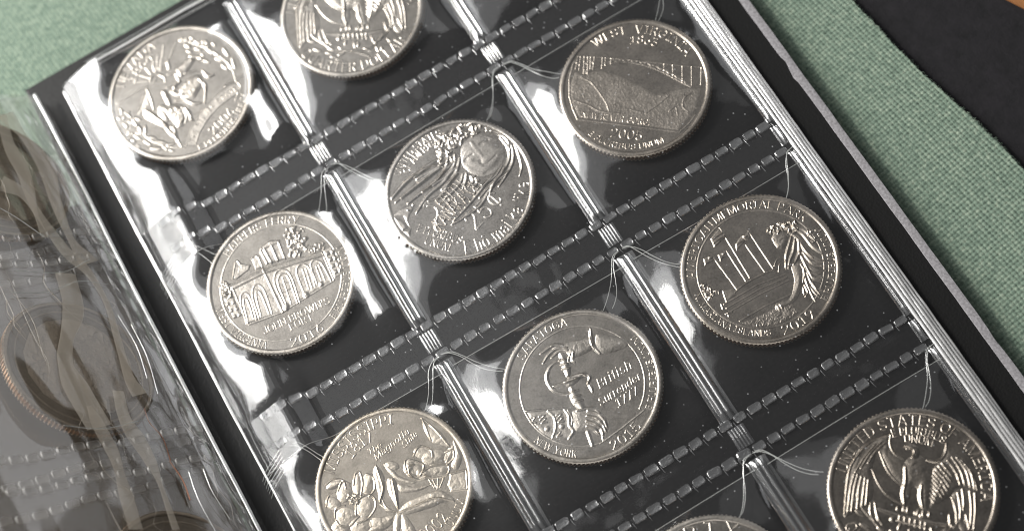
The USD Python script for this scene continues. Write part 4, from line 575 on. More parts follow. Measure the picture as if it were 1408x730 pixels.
'nev':([('sun_and_mountains',[('S',.09,.13,[(-1.62,6.03),(-.31,8.26)]),('S',.09,.13,[(-1.14,5.47),(1.27,9.36)]),('S',.09,.13,[(.72,6.22),(3.24,8.66)]),('S',.09,.13,[(-2.07,6.1),(-1.83,7.13)]),('S',.09,.13,[(-2.82,5.89),(-3.04,7.32)]),('S',.09,.13,[(-3.29,5.25),(-4.4,6.61)]),('S',.09,.13,[(-3.74,4.98),(-5.68,6.05)]),('S',.09,.13,[(-4.1,4.22),(-9.85,4.1)]),('S',.09,.13,[(-2,5.81),(-1.48,7.61)]),('S',.09,.13,[(-1.22,6),(-.22,7.24)]),('s',.2,.22,[(-3.42,4.62),(-2.75,5.36),(-1.85,5.09),(-1.23,4.1),(-1.32,3.21)]),('s',.16,.16,[(-2.95,4.07),(-2.38,4.4),(-1.71,3.95)]),('p',.24,.7,[(-4.46,3.89),(-4.42,1.98),(-5.05,.05),(-6.46,.06),(-7.71,.42),(-6.26,2.04)]),('s',.3,.22,[(-4.49,3.82),(-4.56,2.55),(-4.81,.83),(-5.13,-.36)]),('s',.2,.15,[(-4.49,3.82),(-6.09,2.15),(-7.39,.68)]),('p',.2,.4,[(.14,6.28),(.91,6.86),(.79,5.51),(.49,4.61),(-.16,4.81)])]),('mustangs',[('P',.36,1,[(-4.11,-.1),(-2.65,-.85),(-1.03,-1.7),(-.38,-3.3),(-.67,-4.74),(-2.11,-5.63),(-3.19,-5.38),(-3.45,-3.81),(-4.54,-3.55),(-5.12,-2.23)]),('P',.36,.7,[(-6.67,.9),(-5.83,.11),(-4.82,-2.44),(-4.25,-4.21),(-4.91,-4.33),(-6.11,-2.6),(-7.04,-.73)]),('s',.34,.3,[(-6.45,.52),(-5.71,-.91),(-4.98,-2.79),(-4.33,-4.39)]),('s',.3,.26,[(-4.85,-3.35),(-4.6,-5.37),(-4.18,-7.03)]),('s',.3,.26,[(-3.48,-4.72),(-4.02,-6.68),(-4.09,-8.93)]),('s',.3,.3,[(-.6,-2.92),(-.41,-4.21),(-.62,-5.47)]),('s',.28,.22,[(-.84,-5.09),(-.4,-5.84)]),('s',.28,.22,[(-4.09,-4.31),(-3.75,-5.7),(-4.18,-6.34)]),('P',.34,.8,[(.17,.8),(2.41,1.66),(4.12,.98),(3.73,-.65),(2.43,-1.66),(1.3,-2.32),(-.01,-1.68),(-.43,-.45)]),('P',.36,.6,[(-2.7,2.01),(-1.85,1.68),(-1.83,.01),(-2.25,-1.12),(-2.85,-.85),(-2.93,.51)]),('s',.3,.3,[(-1.32,1.08),(-.62,0),(.23,-.76)]),('s',.3,.3,[(-1.23,-.86),(-.01,-1.68),(.96,-3.03),(1.91,-3.57)]),('s',.3,.28,[(3.62,.37),(3.95,-1.03),(3.59,-2.2)]),('s',.28,.2,[(4.02,-1.31),(3.24,-2.67),(2.49,-4.05)]),('s',.3,.3,[(4.77,1.49),(5.1,.08),(5.95,-.25)]),('s',.26,.2,[(2.05,2.61),(3.81,2.04),(4.77,1.49)]),('s',.28,.25,[(-.94,.6),(-.28,1.57),(.83,1.77)]),('P',.3,.7,[(.92,4.08),(2.7,4.8),(4.21,4.97),(4.8,4.09),(3.58,3.25),(2.21,2.5),(.94,2.41)]),('s',.3,.26,[(4.05,5.08),(5.2,4.06),(6.3,2.13)]),('s',.28,.24,[(.75,3.72),(.68,1.87)]),('s',.26,.2,[(-.5,4.09),(.67,3.54)]),('s',.24,.18,[(3.86,4.25),(5.64,3.29)]),('s',.24,.2,[(-1.68,2.03),(-.67,1.59),(-.23,.82)]),('g',.12,.16,[(-4.45,-.82),(-3.7,-1.78),(-3.59,-3.26)]),('g',.12,.14,[(-1.21,-2.51),(-1.28,-4.33),(-1.94,-5.28)])]),('sagebrush_sprigs',[('s',.16,.14,[(8.57,-3.19),(8.98,-.87),(8.49,1.61),(7.13,4.68),(5.19,7.43),(4.06,8.92)]),('s',.14,.12,[(8.62,1.04),(7.57,3.9),(5.41,5.35)]),('P',.24,.26,[(4.29,7.94),(4.12,7.95),(3.91,8.15),(3.76,8.47),(3.71,8.78),(3.79,8.96),(3.96,8.95),(4.16,8.75),(4.32,8.43),(4.37,8.13)]),('P',.24,.33,[(4.85,6.26),(4.65,6.29),(4.4,6.55),(4.2,6.96),(4.12,7.34),(4.21,7.57),(4.41,7.54),(4.66,7.28),(4.86,6.87),(4.94,6.48)]),('P',.24,.29,[(6.11,7.15),(5.93,7.17),(5.71,7.41),(5.53,7.77),(5.46,8.11),(5.53,8.31),(5.72,8.28),(5.94,8.05),(6.12,7.69),(6.18,7.34)]),('P',.24,.37,[(6.73,5.62),(6.51,5.67),(6.22,6.01),(5.98,6.5),(5.87,6.96),(5.94,7.21),(6.16,7.16),(6.45,6.82),(6.69,6.33),(6.8,5.87)]),('P',.24,.27,[(7.67,5.32),(7.47,5.34),(7.27,5.57),(7.16,5.91),(7.19,6.23),(7.33,6.42),(7.54,6.39),(7.73,6.16),(7.84,5.82),(7.82,5.5)]),('P',.24,.38,[(6.22,4.64),(6.01,4.66),(5.72,4.93),(5.46,5.36),(5.34,5.77),(5.4,6.01),(5.61,5.99),(5.9,5.72),(6.16,5.3),(6.28,4.89)]),('P',.24,.24,[(8.49,4.2),(8.31,4.28),(8.17,4.54),(8.11,4.9),(8.17,5.21),(8.32,5.35),(8.5,5.27),(8.64,5.01),(8.7,4.65),(8.64,4.34)]),('P',.24,.33,[(7.56,3.17),(7.32,3.27),(7.07,3.7),(6.89,4.27),(6.85,4.79),(6.97,5.05),(7.2,4.94),(7.45,4.52),(7.64,3.94),(7.67,3.42)]),('P',.24,.32,[(9.56,1.3),(9.31,1.48),(9.13,2),(9.08,2.67),(9.18,3.22),(9.39,3.45),(9.64,3.27),(9.82,2.74),(9.87,2.08),(9.77,1.53)]),('P',.24,.44,[(8.44,1.04),(8.2,1.03),(7.87,1.29),(7.56,1.72),(7.39,2.16),(7.44,2.43),(7.68,2.44),(8.02,2.18),(8.33,1.75),(8.49,1.31)]),('P',.24,.32,[(9.39,-1.33),(9.27,-1.05),(9.29,-.42),(9.46,.32),(9.71,.88),(9.94,1.06),(10.07,.77),(10.04,.14),(9.87,-.6),(9.63,-1.16)]),('P',.24,.24,[(8.88,-1.16),(8.7,-.95),(8.58,-.42),(8.58,.24),(8.69,.78),(8.88,.99),(9.06,.78),(9.18,.25),(9.18,-.42),(9.07,-.95)]),('P',.24,.31,[(8.36,-.88),(8.14,-.79),(7.89,-.42),(7.73,.11),(7.7,.58),(7.83,.82),(8.05,.73),(8.29,.35),(8.46,-.17),(8.48,-.65)]),('P',.24,.37,[(8.31,2.15),(8.09,2.21),(7.81,2.54),(7.57,3.03),(7.46,3.49),(7.53,3.74),(7.75,3.68),(8.03,3.35),(8.27,2.86),(8.38,2.4)]),('P',.24,.33,[(4.77,5.29),(4.59,5.27),(4.34,5.46),(4.11,5.78),(3.99,6.1),(4.03,6.31),(4.22,6.32),(4.47,6.14),(4.7,5.82),(4.81,5.5)]),('P',.24,.24,[(6.2,3.58),(6.04,3.57),(5.85,3.74),(5.72,4),(5.69,4.27),(5.77,4.44),(5.94,4.44),(6.13,4.28),(6.26,4.01),(6.29,3.74)]),('P',.24,.16,[(4.9,7.61),(4.78,7.7),(4.7,7.95),(4.7,8.26),(4.77,8.52),(4.9,8.61),(5.02,8.52),(5.1,8.27),(5.1,7.95),(5.03,7.7)]),('P',.24,.32,[(7.67,4.79),(7.5,4.62),(7.25,4.62),(7.02,4.77),(6.9,5.03),(6.94,5.29),(7.11,5.45),(7.36,5.46),(7.59,5.3),(7.71,5.05)]),('s',.16,.14,[(-3.72,-9.41),(-5.99,-7.44),(-7.94,-4.77),(-8.56,-1.81),(-9.03,1.07),(-9.92,3.07)]),('P',.24,.24,[(-9.48,2.06),(-9.66,2.12),(-9.85,2.4),(-9.97,2.78),(-10,3.13),(-9.9,3.3),(-9.73,3.24),(-9.54,2.97),(-9.41,2.58),(-9.39,2.24)]),('P',.24,.28,[(-10.41,.96),(-10.6,.96),(-10.81,1.15),(-10.97,1.45),(-11.02,1.76),(-10.93,1.96),(-10.74,1.96),(-10.52,1.77),(-10.36,1.46),(-10.32,1.15)]),('P',.24,.27,[(-8.81,.19),(-9.01,.31),(-9.21,.72),(-9.35,1.26),(-9.36,1.73),(-9.25,1.94),(-9.05,1.83),(-8.84,1.42),(-8.7,.88),(-8.69,.41)]),('P',.24,.29,[(-10,-.92),(-10.22,-.86),(-10.44,-.56),(-10.59,-.13),(-10.6,.26),(-10.47,.47),(-10.26,.41),(-10.03,.11),(-9.89,-.32),(-9.88,-.72)]),('P',.24,.25,[(-8.82,-1.59),(-9.01,-1.42),(-9.13,-.97),(-9.15,-.41),(-9.04,.04),(-8.86,.21),(-8.67,.04),(-8.55,-.41),(-8.53,-.97),(-8.64,-1.42)]),('P',.24,.41,[(-7.58,-.92),(-7.81,-.94),(-8.12,-.71),(-8.41,-.32),(-8.56,.08),(-8.51,.34),(-8.28,.36),(-7.96,.13),(-7.68,-.26),(-7.53,-.66)]),('P',.24,.31,[(-9.69,-2.31),(-9.85,-2.44),(-10.18,-2.43),(-10.55,-2.27),(-10.82,-2.03),(-10.88,-1.81),(-10.72,-1.67),(-10.39,-1.69),(-10.02,-1.84),(-9.75,-2.08)]),('P',.24,.29,[(-8.44,-2.99),(-8.67,-2.9),(-8.85,-2.56),(-8.93,-2.11),(-8.87,-1.72),(-8.7,-1.54),(-8.47,-1.64),(-8.28,-1.98),(-8.2,-2.42),(-8.27,-2.81)]),('P',.24,.38,[(-7.49,-2.98),(-7.79,-3.44),(-8.09,-3.65),(-8.27,-3.52),(-8.28,-3.11),(-8.11,-2.57),(-7.81,-2.11),(-7.52,-1.91),(-7.33,-2.03),(-7.32,-2.44)]),('P',.24,.4,[(-9.02,-4.15),(-9.24,-4.08),(-9.55,-3.72),(-9.82,-3.19),(-9.95,-2.71),(-9.9,-2.45),(-9.67,-2.52),(-9.37,-2.88),(-9.09,-3.41),(-8.96,-3.89)]),('P',.24,.52,[(-6.81,-5.25),(-7.05,-5.3),(-7.45,-5.08),(-7.85,-4.7),(-8.11,-4.28),(-8.12,-4),(-7.88,-3.95),(-7.48,-4.16),(-7.07,-4.55),(-6.82,-4.97)]),('P',.24,.42,[(-9.6,-5.06),(-9.8,-5.14),(-10.19,-5.01),(-10.6,-4.74),(-10.89,-4.41),(-10.95,-4.16),(-10.74,-4.08),(-10.35,-4.2),(-9.94,-4.48),(-9.65,-4.8)]),('P',.24,.41,[(-8.05,-5.94),(-8.29,-5.89),(-8.61,-5.53),(-8.88,-5.01),(-9,-4.52),(-8.93,-4.25),(-8.69,-4.31),(-8.37,-4.66),(-8.1,-5.18),(-7.98,-5.67)]),('P',.24,.56,[(-6.76,-7.39),(-7.04,-7.48),(-7.55,-7.3),(-8.12,-6.93),(-8.52,-6.5),(-8.6,-6.18),(-8.33,-6.09),(-7.81,-6.26),(-7.24,-6.64),(-6.84,-7.07)]),('P',.24,.64,[(-5.76,-6.92),(-6.03,-6.93),(-6.5,-6.64),(-7.01,-6.16),(-7.35,-5.67),(-7.39,-5.36),(-7.12,-5.34),(-6.64,-5.63),(-6.13,-6.11),(-5.8,-6.61)]),('P',.24,.5,[(-5.34,-8.97),(-5.59,-8.96),(-5.97,-8.64),(-6.34,-8.14),(-6.55,-7.66),(-6.53,-7.37),(-6.28,-7.38),(-5.89,-7.7),(-5.53,-8.2),(-5.31,-8.68)]),('P',.24,.36,[(-4.57,-7.73),(-4.78,-7.84),(-5.2,-7.79),(-5.69,-7.58),(-6.06,-7.31),(-6.15,-7.07),(-5.95,-6.95),(-5.52,-7.01),(-5.04,-7.21),(-4.67,-7.49)]),('P',.24,.28,[(-10.06,-3.92),(-10.25,-3.92),(-10.46,-3.73),(-10.62,-3.43),(-10.67,-3.12),(-10.58,-2.93),(-10.39,-2.93),(-10.17,-3.12),(-10.01,-3.42),(-9.97,-3.73)]),('P',.24,.27,[(-6.21,-8.35),(-6.39,-8.26),(-6.6,-7.92),(-6.75,-7.45),(-6.8,-7.03),(-6.71,-6.83),(-6.53,-6.92),(-6.32,-7.27),(-6.17,-7.73),(-6.12,-8.15)]),('c',.2,.22,26,[(4.15,9.1),(8.89,4.93),(7.48,3.72),(4.97,6.13)]),('c',.2,.22,26,[(-10,2.89),(-8.31,1.29),(-8.13,-3.48),(-10.61,-2.76),(-10.55,-.02)])]),('banner',[('p',.06,.15,[(-3.32,-8.98),(-.89,-6.45),(2.62,-4.6),(5.96,-3.56),(8.04,-3.45),(8.72,-4.37),(8.16,-5.26),(5.79,-5.55),(2.87,-6.16),(-.16,-7.85),(-1.93,-9.68)]),('s',.12,.12,[(-3.32,-8.98),(-.89,-6.45),(2.62,-4.6),(5.93,-3.63),(8.6,-3.54)]),('s',.12,.12,[(-1.93,-9.68),(-.1,-7.89),(2.96,-6.23),(5.85,-5.59),(8.25,-5.32)]),('s',.12,.12,[(8.6,-3.54),(8.8,-4.52),(8.25,-5.32)]),('S',.1,.1,[(-3.32,-8.98),(-1.93,-9.68)]),('s',.14,.14,[(6.61,-3.05),(7.24,-3.01),(8.57,-3.19)]),('s',.14,.14,[(8,-5.16),(7.6,-5.82),(7.01,-6.36)]),('s',.1,.1,[(8.48,-3.37),(10.23,-3.12)])])],[('A','NEVADA',10.87,137.3,93.7,1.5,'o'),('A','1864',8.82,130.4,102.1,1.4,'o'),('L','THE SILVER STATE',(-1.99,-9.4),(8.15,-5.02),.95,0,(.73,-6.83),(3.76,-5.59)),('L','2006',(1.38,-9.89),(6.06,-8.29),1.6),('A','E PLURIBUS UNUM',10.72,-98,-37.7,.95,'i')]),
'mis':([('magnolia_blossoms',[('P',.22,.52,[(-6.54,4.73),(-6.8,4.38),(-7.45,4.21),(-8.23,4.3),(-8.84,4.59),(-9.06,5),(-8.8,5.35),(-8.16,5.52),(-7.38,5.43),(-6.76,5.14)]),('P',.22,.8,[(-8.59,1.21),(-9.18,1.15),(-9.8,1.56),(-10.21,2.28),(-10.25,3.04),(-9.91,3.54),(-9.32,3.61),(-8.7,3.2),(-8.29,2.48),(-8.25,1.72)]),('P',.22,1.03,[(-6.08,2.16),(-6.81,1.59),(-7.6,1.54),(-8.16,2.03),(-8.27,2.88),(-7.88,3.76),(-7.14,4.34),(-6.35,4.39),(-5.79,3.89),(-5.69,3.04)]),('P',.22,1.2,[(-6.99,-1.32),(-7.66,-1.9),(-8.62,-1.93),(-9.51,-1.39),(-9.98,-.48),(-9.87,.45),(-9.2,1.04),(-8.23,1.07),(-7.34,.52),(-6.87,-.39)]),('P',.22,.85,[(-3.96,2.59),(-4.57,1.76),(-5.23,1.42),(-5.68,1.69),(-5.74,2.48),(-5.4,3.48),(-4.78,4.31),(-4.13,4.66),(-3.68,4.38),(-3.62,3.59)]),('P',.22,1.06,[(-2.45,1.48),(-3.27,.92),(-4.08,.9),(-4.57,1.41),(-4.55,2.27),(-4.04,3.15),(-3.21,3.71),(-2.4,3.73),(-1.92,3.22),(-1.93,2.36)]),('P',.22,1.18,[(-4.31,-1.74),(-5.21,-2.17),(-6.12,-1.98),(-6.7,-1.27),(-6.72,-.29),(-6.18,.58),(-5.28,1),(-4.36,.82),(-3.79,.1),(-3.76,-.88)]),('P',.22,1.16,[(-5.78,-3.69),(-6.43,-4.25),(-7.38,-4.26),(-8.26,-3.72),(-8.75,-2.83),(-8.64,-1.94),(-7.99,-1.38),(-7.03,-1.37),(-6.15,-1.91),(-5.67,-2.8)]),('P',.22,.94,[(-3.62,-4.69),(-4.16,-5.13),(-4.94,-5.12),(-5.67,-4.67),(-6.08,-3.95),(-6,-3.23),(-5.47,-2.79),(-4.68,-2.8),(-3.95,-3.25),(-3.54,-3.97)]),('P',.22,1.03,[(-8.83,-2.31),(-9.4,-2.82),(-10.21,-2.86),(-10.95,-2.4),(-11.34,-1.63),(-11.23,-.84),(-10.66,-.32),(-9.85,-.29),(-9.11,-.74),(-8.72,-1.51)]),('s',.26,.13,[(-8.84,5.51),(-7.53,5.7),(-6.29,4.7),(-6.52,3.34)]),('s',.26,.13,[(-10.42,2.44),(-9.33,3.75),(-8.11,3.66)]),('s',.26,.13,[(-10.04,.23),(-9.28,1.4),(-7.82,1.16)]),('s',.26,.13,[(-5.25,3.22),(-4.27,4.61),(-3.53,4.49),(-3.96,2.76),(-5.12,1.15)]),('s',.26,.13,[(-2.82,3.72),(-2.13,2.62),(-2.8,1.04),(-4.04,.49)]),('s',.26,.13,[(-7.03,-.96),(-6.25,.53),(-4.58,.98),(-3.51,0),(-3.99,-1.52),(-5.73,-2.41),(-7.56,-2.28)]),('s',.26,.13,[(-10.05,-.09),(-9.84,-1.2),(-8.64,-1.94),(-6.8,-1.43)]),('s',.26,.13,[(-7.66,3.72),(-6.48,4.65),(-5.65,3.8)]),('c',.28,.2,22,[(-6.67,2.44),(-5.47,1.7),(-5.82,.43),(-6.97,.97)]),('P',.22,1.1,[(4.98,-.28),(4.36,-.84),(3.51,-.89),(2.74,-.42),(2.36,.4),(2.5,1.25),(3.11,1.81),(3.97,1.86),(4.74,1.39),(5.12,.57)]),('P',.22,.76,[(3.76,.63),(3.17,.32),(2.6,.39),(2.27,.81),(2.3,1.41),(2.69,1.98),(3.28,2.28),(3.85,2.21),(4.18,1.8),(4.15,1.19)]),('P',.22,1.03,[(7.31,.95),(6.74,.71),(5.94,.96),(5.22,1.6),(4.85,2.4),(4.98,3.04),(5.55,3.28),(6.35,3.03),(7.07,2.39),(7.44,1.59)]),('P',.22,1.11,[(9.04,-.24),(8.46,-.82),(7.4,-.9),(6.29,-.46),(5.53,.34),(5.43,1.2),(6.02,1.78),(7.07,1.87),(8.19,1.42),(8.95,.62)]),('P',.22,.94,[(8.19,-2.01),(7.69,-2.52),(6.67,-2.63),(5.52,-2.3),(4.69,-1.64),(4.49,-.92),(5,-.4),(6.02,-.29),(7.16,-.63),(8,-1.28)]),('P',.22,.82,[(9.91,-.85),(9.12,-1.27),(8.48,-1.31),(8.25,-.96),(8.5,-.34),(9.15,.29),(9.95,.71),(10.59,.75),(10.82,.4),(10.57,-.22)]),('P',.22,.76,[(1.99,2),(1.56,1.81),(.97,1.98),(.45,2.45),(.18,3.04),(.28,3.52),(.71,3.72),(1.3,3.55),(1.83,3.08),(2.09,2.49)]),('P',.22,.8,[(5.38,-1.86),(4.86,-1.99),(4.24,-1.7),(3.76,-1.1),(3.59,-.4),(3.81,.11),(4.33,.24),(4.95,-.05),(5.43,-.66),(5.59,-1.35)]),('s',.28,.13,[(3.15,2.35),(3.76,2.3),(5.27,.37),(3.98,-.83),(2.93,.16),(3.22,1.3),(4.07,1.11)]),('s',.28,.13,[(4.63,2.43),(6.14,3.17),(7.31,1.78),(7,.63)]),('s',.28,.13,[(4.73,-.63),(6.09,-.47),(8.36,-1.55),(7.68,-2.79),(5.51,-2.11),(4.59,-.88)]),('s',.28,.13,[(2.69,.3),(3.24,-1.03),(4.56,-1.52)]),('s',.28,.13,[(9.08,.34),(10.16,0),(9.74,-1.07),(8.36,-1.55)]),('s',.28,.13,[(3.15,2.35),(2.66,1.15),(2.9,-.49)])]),('magnolia_leaves',[('P',.24,.7,[(8.51,6.84),(8.5,5.75),(9.49,4.62),(10.02,2.94),(10.08,.55),(8.88,1.73),(8.09,2.63),(7.85,3.96),(7.99,5.4)]),('s',.28,.12,[(8.41,6.9),(8.36,5.5),(7.99,3.03)]),('s',.3,.12,[(8.48,6.78),(9.35,4.37),(10.01,.59)]),('P',.22,.6,[(10.92,1.37),(11.13,-.27),(10.85,-1.77),(9.33,-2.98),(8.81,-1.9),(10.08,-.62)]),('P',.24,.5,[(-.98,4.18),(-.62,3.18),(-.77,1.45),(-1.8,-.24),(-3.14,-1.22),(-2.66,.29),(-2.33,1.75),(-1.83,3.43)]),('s',.3,.12,[(-.94,4.15),(-1.29,2.1),(-1.72,.38),(-3.14,-1.22)]),('P',.26,.5,[(-.4,1.38),(.51,.99),(.32,-.55),(-1.14,-3.53),(-1.32,-1.85),(-1.12,.01)]),('s',.32,.12,[(.14,.89),(-.43,-1.08),(-1.16,-3.46)]),('P',.2,.5,[(.19,3.69),(1,2.51),(1.36,.79),(3.08,-1.33),(2.19,-1.21),(.91,.24),(.19,2.18)]),('P',.24,.7,[(-1.55,-4.07),(.27,-3.32),(2.51,-3.56),(5.31,-4.23),(6.44,-5.65),(6.72,-6.97),(4.89,-6.17),(3.37,-6.05),(1.43,-5.57),(-.47,-4.99)]),('s',.3,.12,[(-1.55,-4.07),(1.38,-4.49),(4.28,-4.97),(6.55,-6.89)]),('P',.2,.6,[(.71,-.13),(2.7,-2.03),(5.11,-2.85),(2.91,-2.81),(.88,-1.89),(.24,-1)]),('P',.2,.6,[(-3.25,-1.32),(-2.56,-2.4),(-2.18,-3.46),(-2.82,-2.89)]),('s',.2,.13,[(-2.56,-.59),(-2.56,-2.4),(-1.55,-4.07)]),('P',.2,.8,[(-7.01,-4.24),(-4.67,-3.39),(-2.13,-3.97),(-3.03,-5.05),(-5.28,-5.14)]),('P',.22,.8,[(-2.27,-4.22),(-1.18,-4.56),(-2.67,-6.74),(-3.38,-6.3)]),('P',.22,.8,[(-1.18,-4.56),(-.5,-5.63),(-.54,-8.04),(-2.19,-7.03)]),('s',.2,.1,[(5.38,-2.36),(5.32,-3.64)]),('s',.2,.1,[(6.23,-2.55),(5.3,-3.96)]),('s',.2,.1,[(6.94,-2.99),(5.79,-3.93)]),('s',.2,.1,[(4.91,-2.06),(5.01,-3.62)])]),('stem_block',[('p',.16,.3,[(8.04,-3.01),(10.44,-3.67),(9.2,-6.37),(6.92,-5.35),(6.87,-4.27)]),('S',.22,.12,[(8.04,-3.01),(10.42,-3.69),(9.2,-6.37),(6.92,-5.35)]),('n',.08,.4,[(8.04,-3.01),(10.35,-3.71),(9.16,-6.34),(6.94,-5.3)])])],[('A','MISSISSIPPI',10.49,133.5,64.9,1.75,'o'),('A','1817',8.57,113.4,88.5,1.7,'o'),('L','The',(-.99,5.99),(1.27,6.14),1,.3),('L','Magnolia',(-.43,4.74),(5.88,5.77),1.05,.3),('L','State',(4.12,4.16),(6.79,4.85),1,.3),('A','2002',8.98,-87.9,-64.1,1.9,'i'),('A','UNUM',10.72,-64.7,-46.5,1.2,'i')]),
'lib':([],[('A','RTY',10.92,79.5,46,1.9,'o')]),
